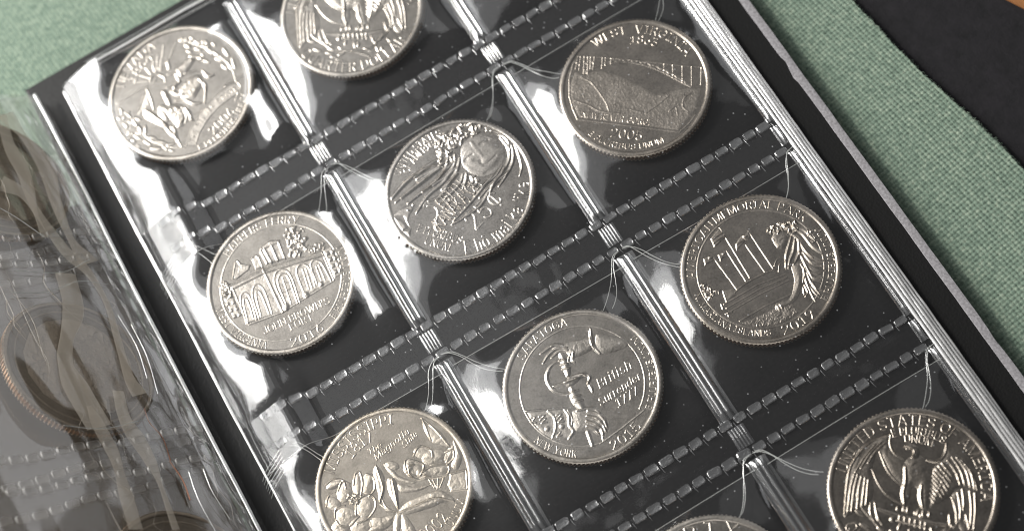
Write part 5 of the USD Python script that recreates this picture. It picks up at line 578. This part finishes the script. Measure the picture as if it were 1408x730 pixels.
'eagle':([('eagle',[('P',.2,.7,[(-3.84,7.92),(-5.92,6.6),(-8.21,4.8),(-8.99,1.51),(-9.24,-1.82),(-9.06,-5.38),(-7.73,-4.54),(-6.06,-3.26),(-5.39,-1.26),(-5.98,1.94),(-5.32,4.8),(-3.14,1.8),(-1.19,.17),(-1.53,3.68),(-3.26,5.09),(-4.01,6.64)]),('s',.3,.16,[(-4.03,7.75),(-6.77,5.98),(-8.87,2.63),(-9.24,-.72),(-9.1,-5.06)]),('s',.26,.13,[(-5.99,2.08),(-4.91,.18),(-3.28,-1.49),(-1.05,-2.47)]),('s',.26,.13,[(-5.27,4.8),(-4.01,2.5),(-2.52,.94),(-1.19,.17)]),('s',.26,.16,[(-4.02,7.62),(-3.9,6.11),(-3.1,4.84),(-1.86,4.24)]),('s',.28,.11,[(-7.9,1.12),(-8.15,-1.11),(-8.14,-4.38)]),('s',.28,.11,[(-7.35,.92),(-7.51,-1.02),(-7.41,-4)]),('s',.28,.11,[(-6.8,.73),(-6.83,-1.19),(-6.82,-3.51)]),('s',.28,.11,[(-6.33,.52),(-6.29,-1.39),(-6.26,-3.15)]),('s',.28,.11,[(-8.41,1.04),(-8.66,-1.19),(-8.65,-4.46)]),('s',.28,.11,[(-5.96,5.81),(-7.29,3.68),(-8.31,1.33)]),('s',.28,.11,[(-5.22,6.2),(-6.58,4.34),(-7.61,1.98)]),('s',.28,.11,[(-4.57,6.29),(-5.83,4.72),(-6.67,2.94)]),('P',.2,.7,[(3.83,7.42),(5.19,6.29),(7.13,4.93),(8.33,3.19),(8.92,1.11),(7.23,1.4),(6.25,.99),(5.09,-.26),(2.62,-2.38),(2.7,.47),(2.42,3.15),(3.29,4.65),(3.84,5.83)]),('s',.3,.2,[(3.88,7.43),(3.91,6.11),(3.5,5.09),(2.66,4.5),(1.49,4.53)]),('S',.28,.11,[(3.58,4.42),(4.31,3.56)]),('S',.28,.11,[(3.16,3.95),(4.13,2.86)]),('S',.28,.11,[(2.78,3.43),(4.07,2.17)]),('S',.28,.11,[(2.65,2.91),(3.86,1.67)]),('S',.28,.11,[(2.5,2.35),(3.79,1.12)]),('S',.28,.11,[(2.57,1.76),(3.67,.61)]),('S',.28,.11,[(2.53,1.13),(3.52,.05)]),('S',.28,.11,[(2.55,.45),(3.38,-.52)]),('S',.28,.11,[(2.52,-.23),(3.25,-1.02)]),('S',.28,.11,[(2.54,-.86),(3.12,-1.5)]),('S',.28,.11,[(4.22,3.69),(5.17,2.73)]),('S',.28,.11,[(4.11,2.99),(5.13,1.91)]),('S',.28,.11,[(4.01,2.29),(4.95,1.12)]),('S',.28,.11,[(3.87,1.59),(4.76,.5)]),('S',.28,.11,[(3.69,.89),(4.44,-.09)]),('S',.28,.11,[(3.45,.25),(4.16,-.62)]),('s',.28,.12,[(4.89,5.43),(6.23,3.7),(7.08,1.65)]),('s',.28,.12,[(5.53,5.52),(6.99,3.81),(7.86,1.49)]),('s',.28,.12,[(6.2,5.2),(7.65,3.64),(8.47,1.31)]),('s',.28,.12,[(4.3,4.93),(5.62,3.34),(6.45,1.56)]),('s',.28,.12,[(6.78,4.6),(8.08,3.15),(8.83,1.23)]),('P',.16,.5,[(5.47,-.21),(6.47,1.29),(8.82,.82),(9.01,-2.38),(8.64,-4.98),(7.39,-5.16),(6.43,-3.3)]),('s',.26,.13,[(5.41,-.35),(6.17,-1.99),(6.51,-4.09)]),('s',.26,.13,[(6.75,1.06),(7.12,-.51),(7.21,-1.97)]),('s',.26,.13,[(6.18,.44),(6.77,-1.64),(6.93,-3.22)]),('s',.26,.13,[(7.79,.94),(8.28,-1.41),(8.42,-4.07)]),('s',.26,.13,[(8.52,.78),(8.89,-1.86),(8.9,-4.54)]),('s',.26,.13,[(7.63,-2.58),(8.35,-4.62)]),('P',.34,1.4,[(-1.71,3.38),(-.63,4.97),(.94,4.86),(2.18,3.39),(2.65,1.01),(2.53,-2.26),(1.77,-2.78),(1.21,-1.92),(.57,.16),(-.12,.28),(-.37,-1.61),(-.85,-2.44),(-1.34,-1.75),(-1.38,.96)]),('s',.36,.3,[(-1.47,3.14),(-1.18,.99),(-1.31,-.66),(-1.02,-2.25)]),('s',.34,.3,[(1.12,.78),(1.14,-.84),(1.57,-2.4)]),('P',.34,.6,[(-1.97,6.16),(-1.48,6.67),(-.42,6.54),(.31,5.82),(.18,4.62),(-.79,4.45),(-.57,5.53),(-.99,5.83),(-1.49,5.62),(-1.67,5.81)]),('s',.38,.16,[(-1.9,6.06),(-1.56,6.22),(-.88,5.98),(-.43,5.49),(-.6,4.64)])]),('branch_base',[('P',.22,.2,[(-1.56,-3),(-1.58,-3.26),(-1.69,-3.43),(-1.85,-3.45),(-1.99,-3.32),(-2.07,-3.08),(-2.05,-2.82),(-1.94,-2.64),(-1.78,-2.62),(-1.64,-2.76)]),('P',.22,.16,[(-.57,-3.04),(-.59,-3.27),(-.67,-3.42),(-.8,-3.44),(-.92,-3.32),(-.98,-3.1),(-.96,-2.88),(-.88,-2.73),(-.75,-2.71),(-.64,-2.83)]),('P',.22,.16,[(.87,-3.32),(.86,-3.54),(.77,-3.69),(.65,-3.71),(.53,-3.59),(.47,-3.38),(.48,-3.15),(.57,-3),(.7,-2.98),(.81,-3.1)]),('P',.22,.18,[(1.7,-3.6),(1.69,-3.85),(1.59,-4.02),(1.45,-4.04),(1.32,-3.91),(1.25,-3.67),(1.26,-3.41),(1.36,-3.24),(1.5,-3.22),(1.63,-3.36)]),('P',.2,.18,[(2.82,-3.3),(2.8,-3.49),(2.7,-3.62),(2.56,-3.64),(2.43,-3.54),(2.37,-3.36),(2.39,-3.17),(2.49,-3.04),(2.64,-3.02),(2.76,-3.12)])]),('olive_branches',[('s',.2,.28,[(-4.47,-3.56),(-2.73,-3.9),(-1,-4.22),(2.47,-4.48),(5.08,-4.46)]),('s',.24,.16,[(-7.81,-1.82),(-6.88,-3.54),(-4.97,-5.29),(-3.27,-6.64),(-.26,-7.47)]),('s',.24,.16,[(5.56,-3.57),(5.82,-4.82),(4.13,-6.23),(3,-7.26),(1.03,-7.67),(-.26,-7.47)]),('s',.24,.16,[(-.26,-7.47),(1.44,-8.21),(2.6,-8.87)]),('s',.24,.16,[(-5.64,-2.76),(-5.48,-4.24),(-4.75,-5.44)]),('s',.24,.16,[(-5.09,-2.61),(-4.5,-4.4),(-3.67,-5.73)]),('s',.24,.16,[(2.99,-5.09),(3.38,-6.12),(3.89,-6.68)]),('s',.24,.16,[(5.66,-5.99),(6.37,-6.94)]),('s',.24,.16,[(7.53,-3.16),(7.92,-3.94)]),('s',.24,.16,[(7.68,-4.51),(9.16,-5.1)]),('s',.24,.16,[(5.38,-2.81),(5.62,-4.42)]),('s',.24,.16,[(7.07,-3.57),(6.16,-4.63)]),('P',.24,.35,[(-6.31,-4.81),(-6.49,-4.92),(-6.88,-4.86),(-7.31,-4.66),(-7.64,-4.39),(-7.73,-4.16),(-7.54,-4.05),(-7.16,-4.11),(-6.72,-4.31),(-6.39,-4.58)]),('P',.24,.39,[(-5.16,-6.71),(-5.37,-6.82),(-5.82,-6.75),(-6.33,-6.51),(-6.71,-6.21),(-6.82,-5.96),(-6.61,-5.85),(-6.16,-5.92),(-5.64,-6.16),(-5.26,-6.46)]),('P',.24,.37,[(-3.02,-6.96),(-3.21,-7.03),(-3.59,-6.93),(-4.01,-6.69),(-4.32,-6.41),(-4.39,-6.18),(-4.2,-6.11),(-3.82,-6.21),(-3.4,-6.45),(-3.1,-6.73)]),('P',.24,.31,[(-3.19,-7.52),(-3.37,-7.64),(-3.77,-7.62),(-4.24,-7.45),(-4.6,-7.21),(-4.71,-6.98),(-4.53,-6.86),(-4.13,-6.89),(-3.66,-7.05),(-3.3,-7.29)]),('P',.24,.25,[(-2.69,-8.29),(-2.84,-8.38),(-3.18,-8.35),(-3.57,-8.22),(-3.87,-8.02),(-3.96,-7.85),(-3.81,-7.75),(-3.48,-7.78),(-3.09,-7.92),(-2.79,-8.11)]),('P',.24,.28,[(-1.31,-7.5),(-1.39,-7.72),(-1.71,-7.91),(-2.14,-8.02),(-2.53,-7.99),(-2.71,-7.84),(-2.62,-7.63),(-2.31,-7.44),(-1.87,-7.33),(-1.49,-7.36)]),('P',.24,.2,[(-1.73,-8.86),(-1.87,-8.95),(-2.2,-8.94),(-2.6,-8.84),(-2.91,-8.69),(-3.02,-8.53),(-2.88,-8.44),(-2.55,-8.44),(-2.15,-8.54),(-1.84,-8.7)]),('P',.24,.24,[(-7.45,-2.01),(-7.41,-2.36),(-7.47,-2.6),(-7.63,-2.64),(-7.81,-2.46),(-7.95,-2.14),(-8,-1.79),(-7.94,-1.55),(-7.78,-1.51),(-7.6,-1.69)]),('P',.24,.32,[(-3.98,-5.41),(-4.18,-5.42),(-4.43,-5.24),(-4.63,-4.93),(-4.7,-4.62),(-4.62,-4.42),(-4.41,-4.41),(-4.17,-4.59),(-3.97,-4.89),(-3.9,-5.21)]),('P',.24,.34,[(-1.77,-6.96),(-1.94,-7.01),(-2.2,-6.89),(-2.46,-6.65),(-2.61,-6.37),(-2.59,-6.17),(-2.42,-6.12),(-2.16,-6.24),(-1.9,-6.49),(-1.76,-6.76)]),('P',.24,.24,[(-1.03,-5.74),(-1.17,-6.06),(-1.36,-6.21),(-1.51,-6.14),(-1.57,-5.87),(-1.52,-5.51),(-1.37,-5.2),(-1.19,-5.04),(-1.04,-5.11),(-.97,-5.38)]),('P',.24,.21,[(.48,-6.33),(.48,-6.76),(.38,-7.03),(.22,-7.03),(.06,-6.77),(-.04,-6.35),(-.04,-5.92),(.06,-5.66),(.22,-5.65),(.38,-5.91)]),('P',.24,.27,[(1.15,-6.48),(.98,-6.75),(.77,-6.86),(.59,-6.76),(.53,-6.5),(.59,-6.16),(.76,-5.89),(.98,-5.79),(1.15,-5.89),(1.21,-6.15)]),('P',.24,.38,[(3.05,-7.92),(2.86,-7.99),(2.46,-7.88),(2.02,-7.63),(1.7,-7.33),(1.62,-7.11),(1.82,-7.03),(2.21,-7.14),(2.65,-7.4),(2.97,-7.69)]),('P',.24,.26,[(4.19,-7.56),(4.28,-7.95),(4.24,-8.23),(4.09,-8.28),(3.89,-8.09),(3.71,-7.73),(3.63,-7.33),(3.67,-7.06),(3.81,-7.01),(4.01,-7.2)]),('P',.24,.42,[(5.06,-5.83),(4.74,-6.23),(4.44,-6.4),(4.28,-6.28),(4.33,-5.9),(4.55,-5.41),(4.88,-5),(5.18,-4.83),(5.33,-4.96),(5.29,-5.34)]),('P',.24,.23,[(3.54,-5.59),(3.57,-6.01),(3.5,-6.29),(3.34,-6.31),(3.16,-6.07),(3.04,-5.66),(3,-5.23),(3.08,-4.95),(3.24,-4.93),(3.41,-5.17)]),('P',.24,.34,[(6.47,-7),(6.3,-7.01),(6.05,-6.83),(5.8,-6.55),(5.64,-6.25),(5.65,-6.07),(5.82,-6.07),(6.08,-6.24),(6.33,-6.53),(6.48,-6.82)]),('P',.24,.28,[(7.23,-2.2),(7.05,-2.72),(6.84,-3),(6.65,-2.94),(6.58,-2.55),(6.64,-1.99),(6.81,-1.46),(7.03,-1.18),(7.21,-1.25),(7.29,-1.63)]),('P',.24,.3,[(8.43,-3.91),(8.52,-4.48),(8.46,-4.85),(8.28,-4.9),(8.05,-4.59),(7.85,-4.05),(7.76,-3.48),(7.81,-3.1),(7.99,-3.05),(8.23,-3.36)]),('P',.24,.35,[(-1.89,-4.81),(-1.99,-5.08),(-2.21,-5.22),(-2.48,-5.17),(-2.69,-4.97),(-2.76,-4.67),(-2.67,-4.4),(-2.44,-4.26),(-2.18,-4.3),(-1.97,-4.51)]),('P',.24,.24,[(5.01,-7.69),(4.94,-7.96),(4.78,-8.11),(4.6,-8.08),(4.45,-7.88),(4.41,-7.6),(4.48,-7.33),(4.64,-7.18),(4.83,-7.21),(4.97,-7.4)]),('S',.24,.12,[(-1.42,-3.96),(-1.37,-4.89)]),('S',.24,.12,[(-.67,-4.08),(-.62,-5.01)]),('S',.24,.12,[(.09,-4.2),(.14,-5.13)]),('S',.24,.12,[(.85,-4.32),(.9,-5.24)]),('S',.24,.12,[(1.6,-4.44),(1.65,-5.36)]),('S',.24,.12,[(2.25,-4.54),(2.3,-5.47)]),('S',.24,.12,[(-1.68,-4.79),(2.22,-5.16)]),('P',.26,.22,[(-.69,-2.99),(-.81,-3.3),(-.97,-3.46),(-1.13,-3.4),(-1.22,-3.15),(-1.2,-2.81),(-1.08,-2.5),(-.92,-2.35),(-.76,-2.4),(-.67,-2.65)]),('P',.26,.21,[(-.14,-3.03),(-.21,-3.36),(-.35,-3.55),(-.51,-3.52),(-.63,-3.29),(-.66,-2.95),(-.6,-2.61),(-.46,-2.42),(-.3,-2.45),(-.18,-2.68)]),('P',.26,.22,[(1.26,-3.3),(1.14,-3.61),(.97,-3.76),(.82,-3.71),(.73,-3.46),(.75,-3.12),(.87,-2.81),(1.04,-2.65),(1.19,-2.71),(1.28,-2.96)]),('P',.26,.21,[(2.03,-3.25),(1.96,-3.61),(1.82,-3.82),(1.66,-3.79),(1.54,-3.54),(1.51,-3.17),(1.57,-2.81),(1.71,-2.6),(1.87,-2.63),(1.99,-2.88)]),('P',.24,.21,[(2.9,-3.27),(2.83,-3.54),(2.7,-3.7),(2.54,-3.67),(2.42,-3.48),(2.38,-3.18),(2.44,-2.91),(2.58,-2.76),(2.74,-2.78),(2.86,-2.98)])])],[('A','UNITED STATES OF AMERICA',10.47,169.4,2.5,1.6,'o'),('A','E PLURIBUS',8.68,114.2,66.7,1.2,'o'),('A','UNUM',7.47,101.9,77.7,1.15,'o'),('A','QUARTER DOLLAR',10.66,-139.7,-40.1,1.7,'i')]),
'rot':{'eag':-40,
'et':-25.2}}

prof = [(0.0, FIELD), (5.0, FIELD), (11.05, FIELD), (11.2, FIELD + .015)]
rim_prof = [(11.2, FIELD + .015), (11.27, FIELD + .06), (11.36, RIM - .03), (11.5, RIM), (11.78, RIM), (11.93, RIM - .05), (12.02, RIM - .14)]
NSEG = 476
ang = np.arange(NSEG) * 2 * np.pi / NSEG
rr = np.array([p[0] for p in prof]); zz = np.array([p[1] for p in prof])


def ring_mesh(r, z, wave=None):
    """Rings (r, z) closed around; wave adds reeds to the rings it names."""
    R = np.repeat(np.array(r)[:, None], NSEG, 1)
    if wave is not None: R = R + np.array(wave)[:, None] * np.where((np.arange(NSEG) % 4) < 2, 0.5, -0.5)[None]
    v = np.stack([R * np.cos(ang), R * np.sin(ang), np.repeat(np.array(z)[:, None], NSEG, 1)], -1).reshape(-1, 3)
    i, j = np.meshgrid(np.arange(len(r) - 1), np.arange(NSEG), indexing='ij')
    q = np.stack([i * NSEG + j, (i + 1) * NSEG + j, (i + 1) * NSEG + (j + 1) % NSEG, i * NSEG + (j + 1) % NSEG], -1).reshape(-1, 4)
    return v, np.vstack([q[:, [0, 1, 2]], q[:, [0, 2, 3]]])


BODY = ring_mesh(rr, zz)
RIMM = ring_mesh([p[0] for p in rim_prof], [p[1] for p in rim_prof])
EDGE = ring_mesh([12.02, 12.05, 12.05, 12.05, 12.02, 11.85, 11.6], [RIM - .14, RIM - .2, 1.1, .5, .16, .02, 0], [0.05, .2, .2, .2, .2, .05, 0])
CORE = ring_mesh([12.07, 12.08, 12.08, 12.07], [1.28, 1.2, .55, .48], [.2, .2, .2, .2])


def seg_dist(px, py, pts, closed=False):
    best, at = np.full(px.shape, 1e9), np.zeros(px.shape)
    P = np.asarray(pts, float); Q = np.roll(P, -1, 0) if closed else P[1:]
    P = P if closed else P[:-1]
    L = np.r_[0, np.cumsum(np.linalg.norm(Q - P, axis=1))]
    for k, (a, b) in enumerate(zip(P, Q)):
        dx, dy = b - a; l2 = dx * dx + dy * dy + 1e-12
        t = np.clip(((px - a[0]) * dx + (py - a[1]) * dy) / l2, 0, 1)
        d2 = (px - a[0] - t * dx) ** 2 + (py - a[1] - t * dy) ** 2
        w = d2 < best; best = np.where(w, d2, best); at = np.where(w, L[k] + t * math.sqrt(l2), at)
    return np.sqrt(best), at / max(L[-1], 1e-9)


def segs_dist(px, py, S):
    """Distance to, and inside of, an outline given as loose segments (letters with holes)."""
    best, c = np.full(px.shape, 1e9), np.zeros(px.shape, bool)
    for a, b in S:
        dx, dy = b - a
        t = np.clip(((px - a[0]) * dx + (py - a[1]) * dy) / (dx * dx + dy * dy + 1e-12), 0, 1)
        best = np.minimum(best, (px - a[0] - t * dx) ** 2 + (py - a[1] - t * dy) ** 2)
        if a[1] != b[1]: c ^= ((a[1] > py) != (b[1] > py)) & (px < dx * (py - a[1]) / dy + a[0])
    return np.sqrt(best), c


def inside(px, py, pts):
    P = np.asarray(pts, float); c = np.zeros(px.shape, bool)
    for a, b in zip(P, np.roll(P, -1, 0)):
        if a[1] == b[1]: continue
        c ^= ((a[1] > py) != (b[1] > py)) & (px < (b[0] - a[0]) * (py - a[1]) / (b[1] - a[1]) + a[0])
    return c


RES = 0.08
DEPTH = 0.62


def expand(elements, seed):
    out, g = [], np.random.default_rng(seed)
    for e in elements:
        if e[0] == 'R':
            t = np.linspace(0, 2 * np.pi, 161); out.append(('S', e[1], e[2], [(e[3] * math.cos(q), e[3] * math.sin(q)) for q in t]))
        elif e[0] == 'A':
            a, b = math.atan2(e[4][1], e[4][0]), math.atan2(e[5][1], e[5][0])
            t = np.linspace(a, b + (2 * np.pi if b < a else 0), 130); out.append(('S', e[1], e[2], [(e[3] * math.cos(q), e[3] * math.sin(q)) for q in t]))
        elif e[0] == 'c':
            P = np.array(e[4]); lo, hi = P.min(0), P.max(0); k = 0
            while k < e[3]:
                c = g.uniform(lo, hi)
                if not inside(np.array([c[0]]), np.array([c[1]]), P)[0]: continue
                k += 1; th = g.uniform(0, np.pi); L = e[2] * g.uniform(.6, 1.3); d = np.array([math.cos(th), math.sin(th)]) * L
                out.append(('s', e[1] * g.uniform(.55, 1.1), e[2] * g.uniform(.45, .75), [tuple(c - d), tuple(c + d * .1 + np.array([-d[1], d[0]]) * .15), tuple(c + d)]))
        else: out.append(e)
    return out


def relief(elements, seed=0, res=RES, grain=.5):
    els = expand(elements, seed)
    allp = np.vstack([np.array(e[3], float) for e in els])
    lo, hi = allp.min(0) - .5, allp.max(0) + .5
    X, Y = np.meshgrid(np.arange(lo[0], hi[0], res), np.arange(lo[1], hi[1], res), indexing='ij')
    H = np.zeros(X.shape)
    for e in els:
        kind, h, w, pts = e[:4]
        P = np.array(pts, float)
        if kind in 'sg': P = curve(P, 5)
        if kind == 'P': P = curve(P, 4, True)
        a, b = P.min(0) - 1.8 * w - .1, P.max(0) + 1.8 * w + .1
        sl = (slice(max(0, int((a[0] - lo[0]) / res)), int((b[0] - lo[0]) / res) + 2), slice(max(0, int((a[1] - lo[1]) / res)), int((b[1] - lo[1]) / res) + 2))
        x, y = X[sl], Y[sl]
        if kind in 'sS':
            d, t = seg_dist(x, y, P); r = np.maximum(1.6 * w * (0.45 + 0.55 * np.sin(np.pi * np.clip(t * .86 + .07, 0, 1))) if kind == 's' else 1.6 * w, .15)
            H[sl] = np.maximum(H[sl], .82 * H[sl] + 0.95 * h * .5 * (1 + np.cos(np.pi * np.clip(d / r, 0, 1))))
        elif kind in 'pP':
            d, _ = seg_dist(x, y, P, True); ins = inside(x, y, P); q = np.clip(d / w, 0, 1)
            tex = 1 + grain * (np.abs(fbm2(x + 3 * seed, y, .8, 3, seed + 1) - .5) * 2 - .4)
            H[sl] = np.maximum(H[sl], np.where(ins, .7 * H[sl] + h * tex * (.6 * np.sqrt(1 - (1 - q) ** 2) + .4 * q * q * (3 - 2 * q)), 0))
        elif kind == 't':
            d, ins = segs_dist(x, y, e[4]); d = np.where(ins, d, -d)
            q = np.clip((d + .075) / (.075 + w), 0, 1)
            H[sl] = np.maximum(H[sl], .9 * H[sl] + h * q * q * (3 - 2 * q))
        elif kind == 'n':
            d, _ = seg_dist(x, y, P, True); ins = inside(x, y, P)
            nz = np.abs(fbm2(x + seed, y, w, 4, seed + 3) - .5) * 2
            H[sl] = np.maximum(H[sl], np.where(ins, np.clip(d / .4, 0, 1) * (0.02 + h * (1 - nz) ** 3), 0))
        elif kind == 'g':
            d, _ = seg_dist(x, y, P); H[sl] = np.where(H[sl] > .02, np.maximum(H[sl] - h * np.exp(-(d / w) ** 2), .02), H[sl])
    R = np.hypot(X, Y)
    H = np.where(R < 11.24, H * DEPTH, 0)
    H = H + np.where(H > .02, .006 * (fbm2(X, Y, .5, 2, seed) - .5), 0)
    on = H > .007
    keep = on[:-1, :-1] | on[1:, :-1] | on[:-1, 1:] | on[1:, 1:]
    v, f = sheet(X, Y, FIELD + np.where(H > .004, H, -.02))
    k = np.concatenate([keep.ravel(), keep.ravel()])
    f = f[k]
    used, inv = np.unique(f, return_inverse=True)
    return v[used], inv.reshape(-1, 3)


glyphs = {}


def glyph(ch):
    """(outline segments n x 2 x 2, width) of a letter one unit tall."""
    if ch not in glyphs:
        g = meshkit.text_mesh(ch, 1.0, 1.0)
        v, f = np.array(g.vertices), np.array(g.faces)
        key = np.unique(np.round(v[:, :2], 5), axis=0, return_inverse=True)[1].ravel()
        top = f[(v[f][:, :, 2] > .5).all(1)]
        ed = {}
        for t in top:
            for p, q in ((t[0], t[1]), (t[1], t[2]), (t[2], t[0])):
                kk = tuple(sorted((int(key[p]), int(key[q])))); ed.setdefault(kk, []).append((p, q))
        S = np.array([[v[p][:2], v[q][:2]] for e in ed.values() if len(e) == 1 for p, q in e])
        S[:, :, 0] -= S[:, :, 0].min()
        glyphs[ch] = (S, S[:, :, 0].max())
    return glyphs[ch]


def layout(text, h, squeeze=1.0):
    """Centres and scales of the letters along a straight line that starts at 0."""
    x, out = 0.0, []
    for ch in text:
        if ch == ' ': x += 0.42 * h; continue
        w = glyph(ch)[1] * h * squeeze
        out.append((ch, x + w / 2)); x += w + (0.20 if w > .3 * h else .26) * h * squeeze
    return out, x


def letters(spec, seed):
    """One inscription as relief: rounded letters that grow out of the field."""
    kind, text = spec[0], spec[1]
    depth = .12
    res = []
    if kind == 'A':
        _, _, r, a0, a1, h, way = spec
        r = min(r, 11.2 - h / 2 - .08)
        out, _ = layout(text, h)
        c0, c1 = out[0][1], out[-1][1]
        if way == 'o':
            if a1 > a0: a1 -= 360
        elif a1 < a0: a1 += 360
        arc = abs(math.radians(a1 - a0)) * r
        sx = min(1.25, max(.6, arc / max(c1 - c0, 1e-6)))
        for ch, c in out:
            a = math.radians(a0 + (a1 - a0) * (c - c0) / (c1 - c0))
            S, w = glyph(ch); v = S.reshape(-1, 2)
            p = np.stack([(v[:, 0] - w / 2) * h * sx, (v[:, 1] - .5) * h], 1)
            t = a - np.pi / 2 if way == 'o' else a + np.pi / 2
            q = np.stack([p[:, 0] * math.cos(t) - p[:, 1] * math.sin(t) + r * math.cos(a), p[:, 0] * math.sin(t) + p[:, 1] * math.cos(t) + r * math.sin(a)], 1)
            res.append(('t', depth, .06 if h < 1.3 else .08, q.tolist(), q.reshape(-1, 2, 2)))
    else:
        p0, p1, h = np.array(spec[2]), np.array(spec[3]), spec[4]
        slant = spec[5] if len(spec) > 5 else 0
        if len(spec) > 6: path = curve([p0, spec[6], spec[7], p1], 10); depth = .19
        else: path = np.array([p0, p1])
        if text in ('EDITH', 'KANAKAʻOLE'): depth = .42
        L = np.r_[0, np.cumsum(np.linalg.norm(np.diff(path, axis=0), axis=1))]
        out, total = layout(text, h)
        sx = L[-1] / (out[-1][1] + glyph(out[-1][0])[1] * h / 2)
        for ch, c in out:
            s_ = c * sx
            b = np.array([np.interp(s_, L, path[:, k]) for k in range(2)]); b2 = np.array([np.interp(min(s_ + .2, L[-1]), L, path[:, k]) for k in range(2)]); b1 = np.array([np.interp(max(s_ - .2, 0), L, path[:, k]) for k in range(2)])
            t = math.atan2(*(b2 - b1)[::-1])
            S, w = glyph(ch); v = S.reshape(-1, 2)
            p = np.stack([((v[:, 0] - w / 2) * sx + slant * (v[:, 1] - .3)) * h, v[:, 1] * h], 1)
            q = np.stack([p[:, 0] * math.cos(t) - p[:, 1] * math.sin(t) + b[0], p[:, 0] * math.sin(t) + p[:, 1] * math.cos(t) + b[1]], 1)
            res.append(('t', depth, .06 if h < 1.3 else .08, q.tolist(), q.reshape(-1, 2, 2)))
    return relief(res, seed, .052)


def coin(key, at, label, lo, hi, rough, seed, rot=0.0, scale=1.0, hib=.5, frame=None, group=None):
    t = thing('quarter_coin', label, 'coin', at, rot, scale, group)
    if frame is not None:
        x = UsdGeom.Xformable(t); x.ClearXformOpOrder(); x.AddTransformOp(opSuffix='pose').Set(frame)
    lo, hi = np.array(lo), np.array(hi)
    mat = metal(f'coin_metal_{seed}', lo * 1.08, hi * 1.06, rough, seed, hib=hib)                    # raised parts are rubbed bright, colour lifted further to read as lit
    field = metal(f'coin_field_{seed}', lo * .56, hi * .60, rough + .03, seed, hib=hib)              # toned field, colour darkened further so the relief reads as lit
    side = metal(f'coin_side_{seed}', lo, hi, .55, seed + 40, hib=hib)
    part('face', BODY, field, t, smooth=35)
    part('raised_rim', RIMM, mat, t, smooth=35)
    part('reeded_edge', EDGE, side, t, smooth=25)
    part('copper_core', CORE, 'copper', t, smooth=25)
    if key:
        parts, texts = ART[key]
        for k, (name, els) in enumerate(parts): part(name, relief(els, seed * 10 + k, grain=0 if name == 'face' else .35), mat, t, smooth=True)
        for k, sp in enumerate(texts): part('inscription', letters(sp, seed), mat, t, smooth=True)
    return t


Z0 = COINZ
N1, N2 = (0.33, 0.302, 0.266), (0.56, 0.52, 0.468)
coin('nev', (-31.0, 52.5, Z0), 'silver quarter with galloping horses and a rising sun, uppermost whole coin in the left column', N1, N2, .36, 1, scale=1.025)
coin('eagle', (0, 49.6, Z0), 'quarter with an eagle over olive branches, cut off by the top of the picture', N1, N2, .36, 2, rot=ART['rot']['et'])
coin('wv', (31.84, 11.53, Z0), 'quarter with a long arch bridge over a gorge, in the upper right pocket', (0.30, 0.265, 0.225), (0.50, 0.450, 0.392), .35, 3)  # metal darkened for the weaker light on the right column
coin('kan', (-.2, 11.69, Z0), 'bright quarter with the face of a woman and flowing hair in the middle pocket', (0.40, 0.37, 0.335), (0.64, 0.60, 0.55), .29, 4)
coin('har', (-31.7, 13.45, Z0), 'quarter with an arched brick engine house and tower, below the horse coin', N1, N2, .36, 5)
coin('ame', (32.12, -25.11, Z0), 'quarter with flagpoles and a long haired woman reaching down, in the right column', (0.30, 0.265, 0.225), (0.50, 0.450, 0.392), .34, 6)  # right-column dimness put into the metal colour here too
coin('sar', (0, -26.6, Z0), 'quarter with two hands passing a sword hilt, below the coin with a face', N1, N2, .36, 7)
coin('mis', (-31.66, -24.97, Z0), 'worn warm toned quarter with magnolia blossoms and leaves, bottom of the left column', (0.34, 0.298, 0.24), (0.57, 0.512, 0.435), .38, 8)
coin('eagle', (32.34, -65.27, Z0), 'quarter toned darker for dim light, with a spread winged eagle, in the lower right corner', (0.265, 0.232, 0.195), (0.45, 0.40, 0.345), .35, 9, rot=ART['rot']['eag'])  # darkest metal: falloff of light painted into its colour
coin('lib', (.4, -64.1, Z0), 'quarter of which only the top arc of lettering shows at the bottom of the picture', N1, N2, .36, 10)

# coins in the turned page, seen through creased film
def left_coin(s, y, alpha, label, seed, up):
    a = math.radians(alpha)
    e1, e3 = np.array([math.cos(a), 0, -math.sin(a)]), np.array([math.sin(a), 0, math.cos(a)])
    o = on_left(s, y, alpha, up) * MM
    fr = np.eye(4); fr[0, :3], fr[1, :3], fr[2, :3], fr[3, :3] = e1, [0, 1, 0], e3, o
    t = coin(None, (0, 0, 0), label, (0.20, 0.165, 0.125), (0.34, 0.28, 0.215), .42, seed, frame=Gf.Matrix4d(*fr.ravel().tolist()))
    t_ = np.linspace(0, 2 * np.pi, 14, endpoint=False)
    els = [('P', .3, 2.5, [(5.2 * math.cos(q) * (1 + .2 * math.sin(3 * q + seed)) - .6, 7.2 * math.sin(q) + .3) for q in t_]), ('n', .12, 1.2, [(9 * math.cos(q), 9 * math.sin(q)) for q in t_])]
    els += [('R', .08, .15, 10.2)]
    part('worn_relief', relief(els, seed), stage.GetPrimAtPath(f'/World/Looks/coin_metal_{seed}') and UsdShade.Material.Get(stage, f'/World/Looks/coin_metal_{seed}'), t, smooth=True)
left_coin(13.8, 49.3, 48.3, 'brown tinted coin behind creased film, cut off by the left edge above the weld rows', 21, -2.1)
left_coin(15.7, 12.5, 48.3, 'large dull coin behind creased film in the middle of the turned page', 22, -2.1)
left_coin(15.2, -25.8, 48.3, 'brown coin behind creased film at the bottom of the turned page', 23, -2.1)
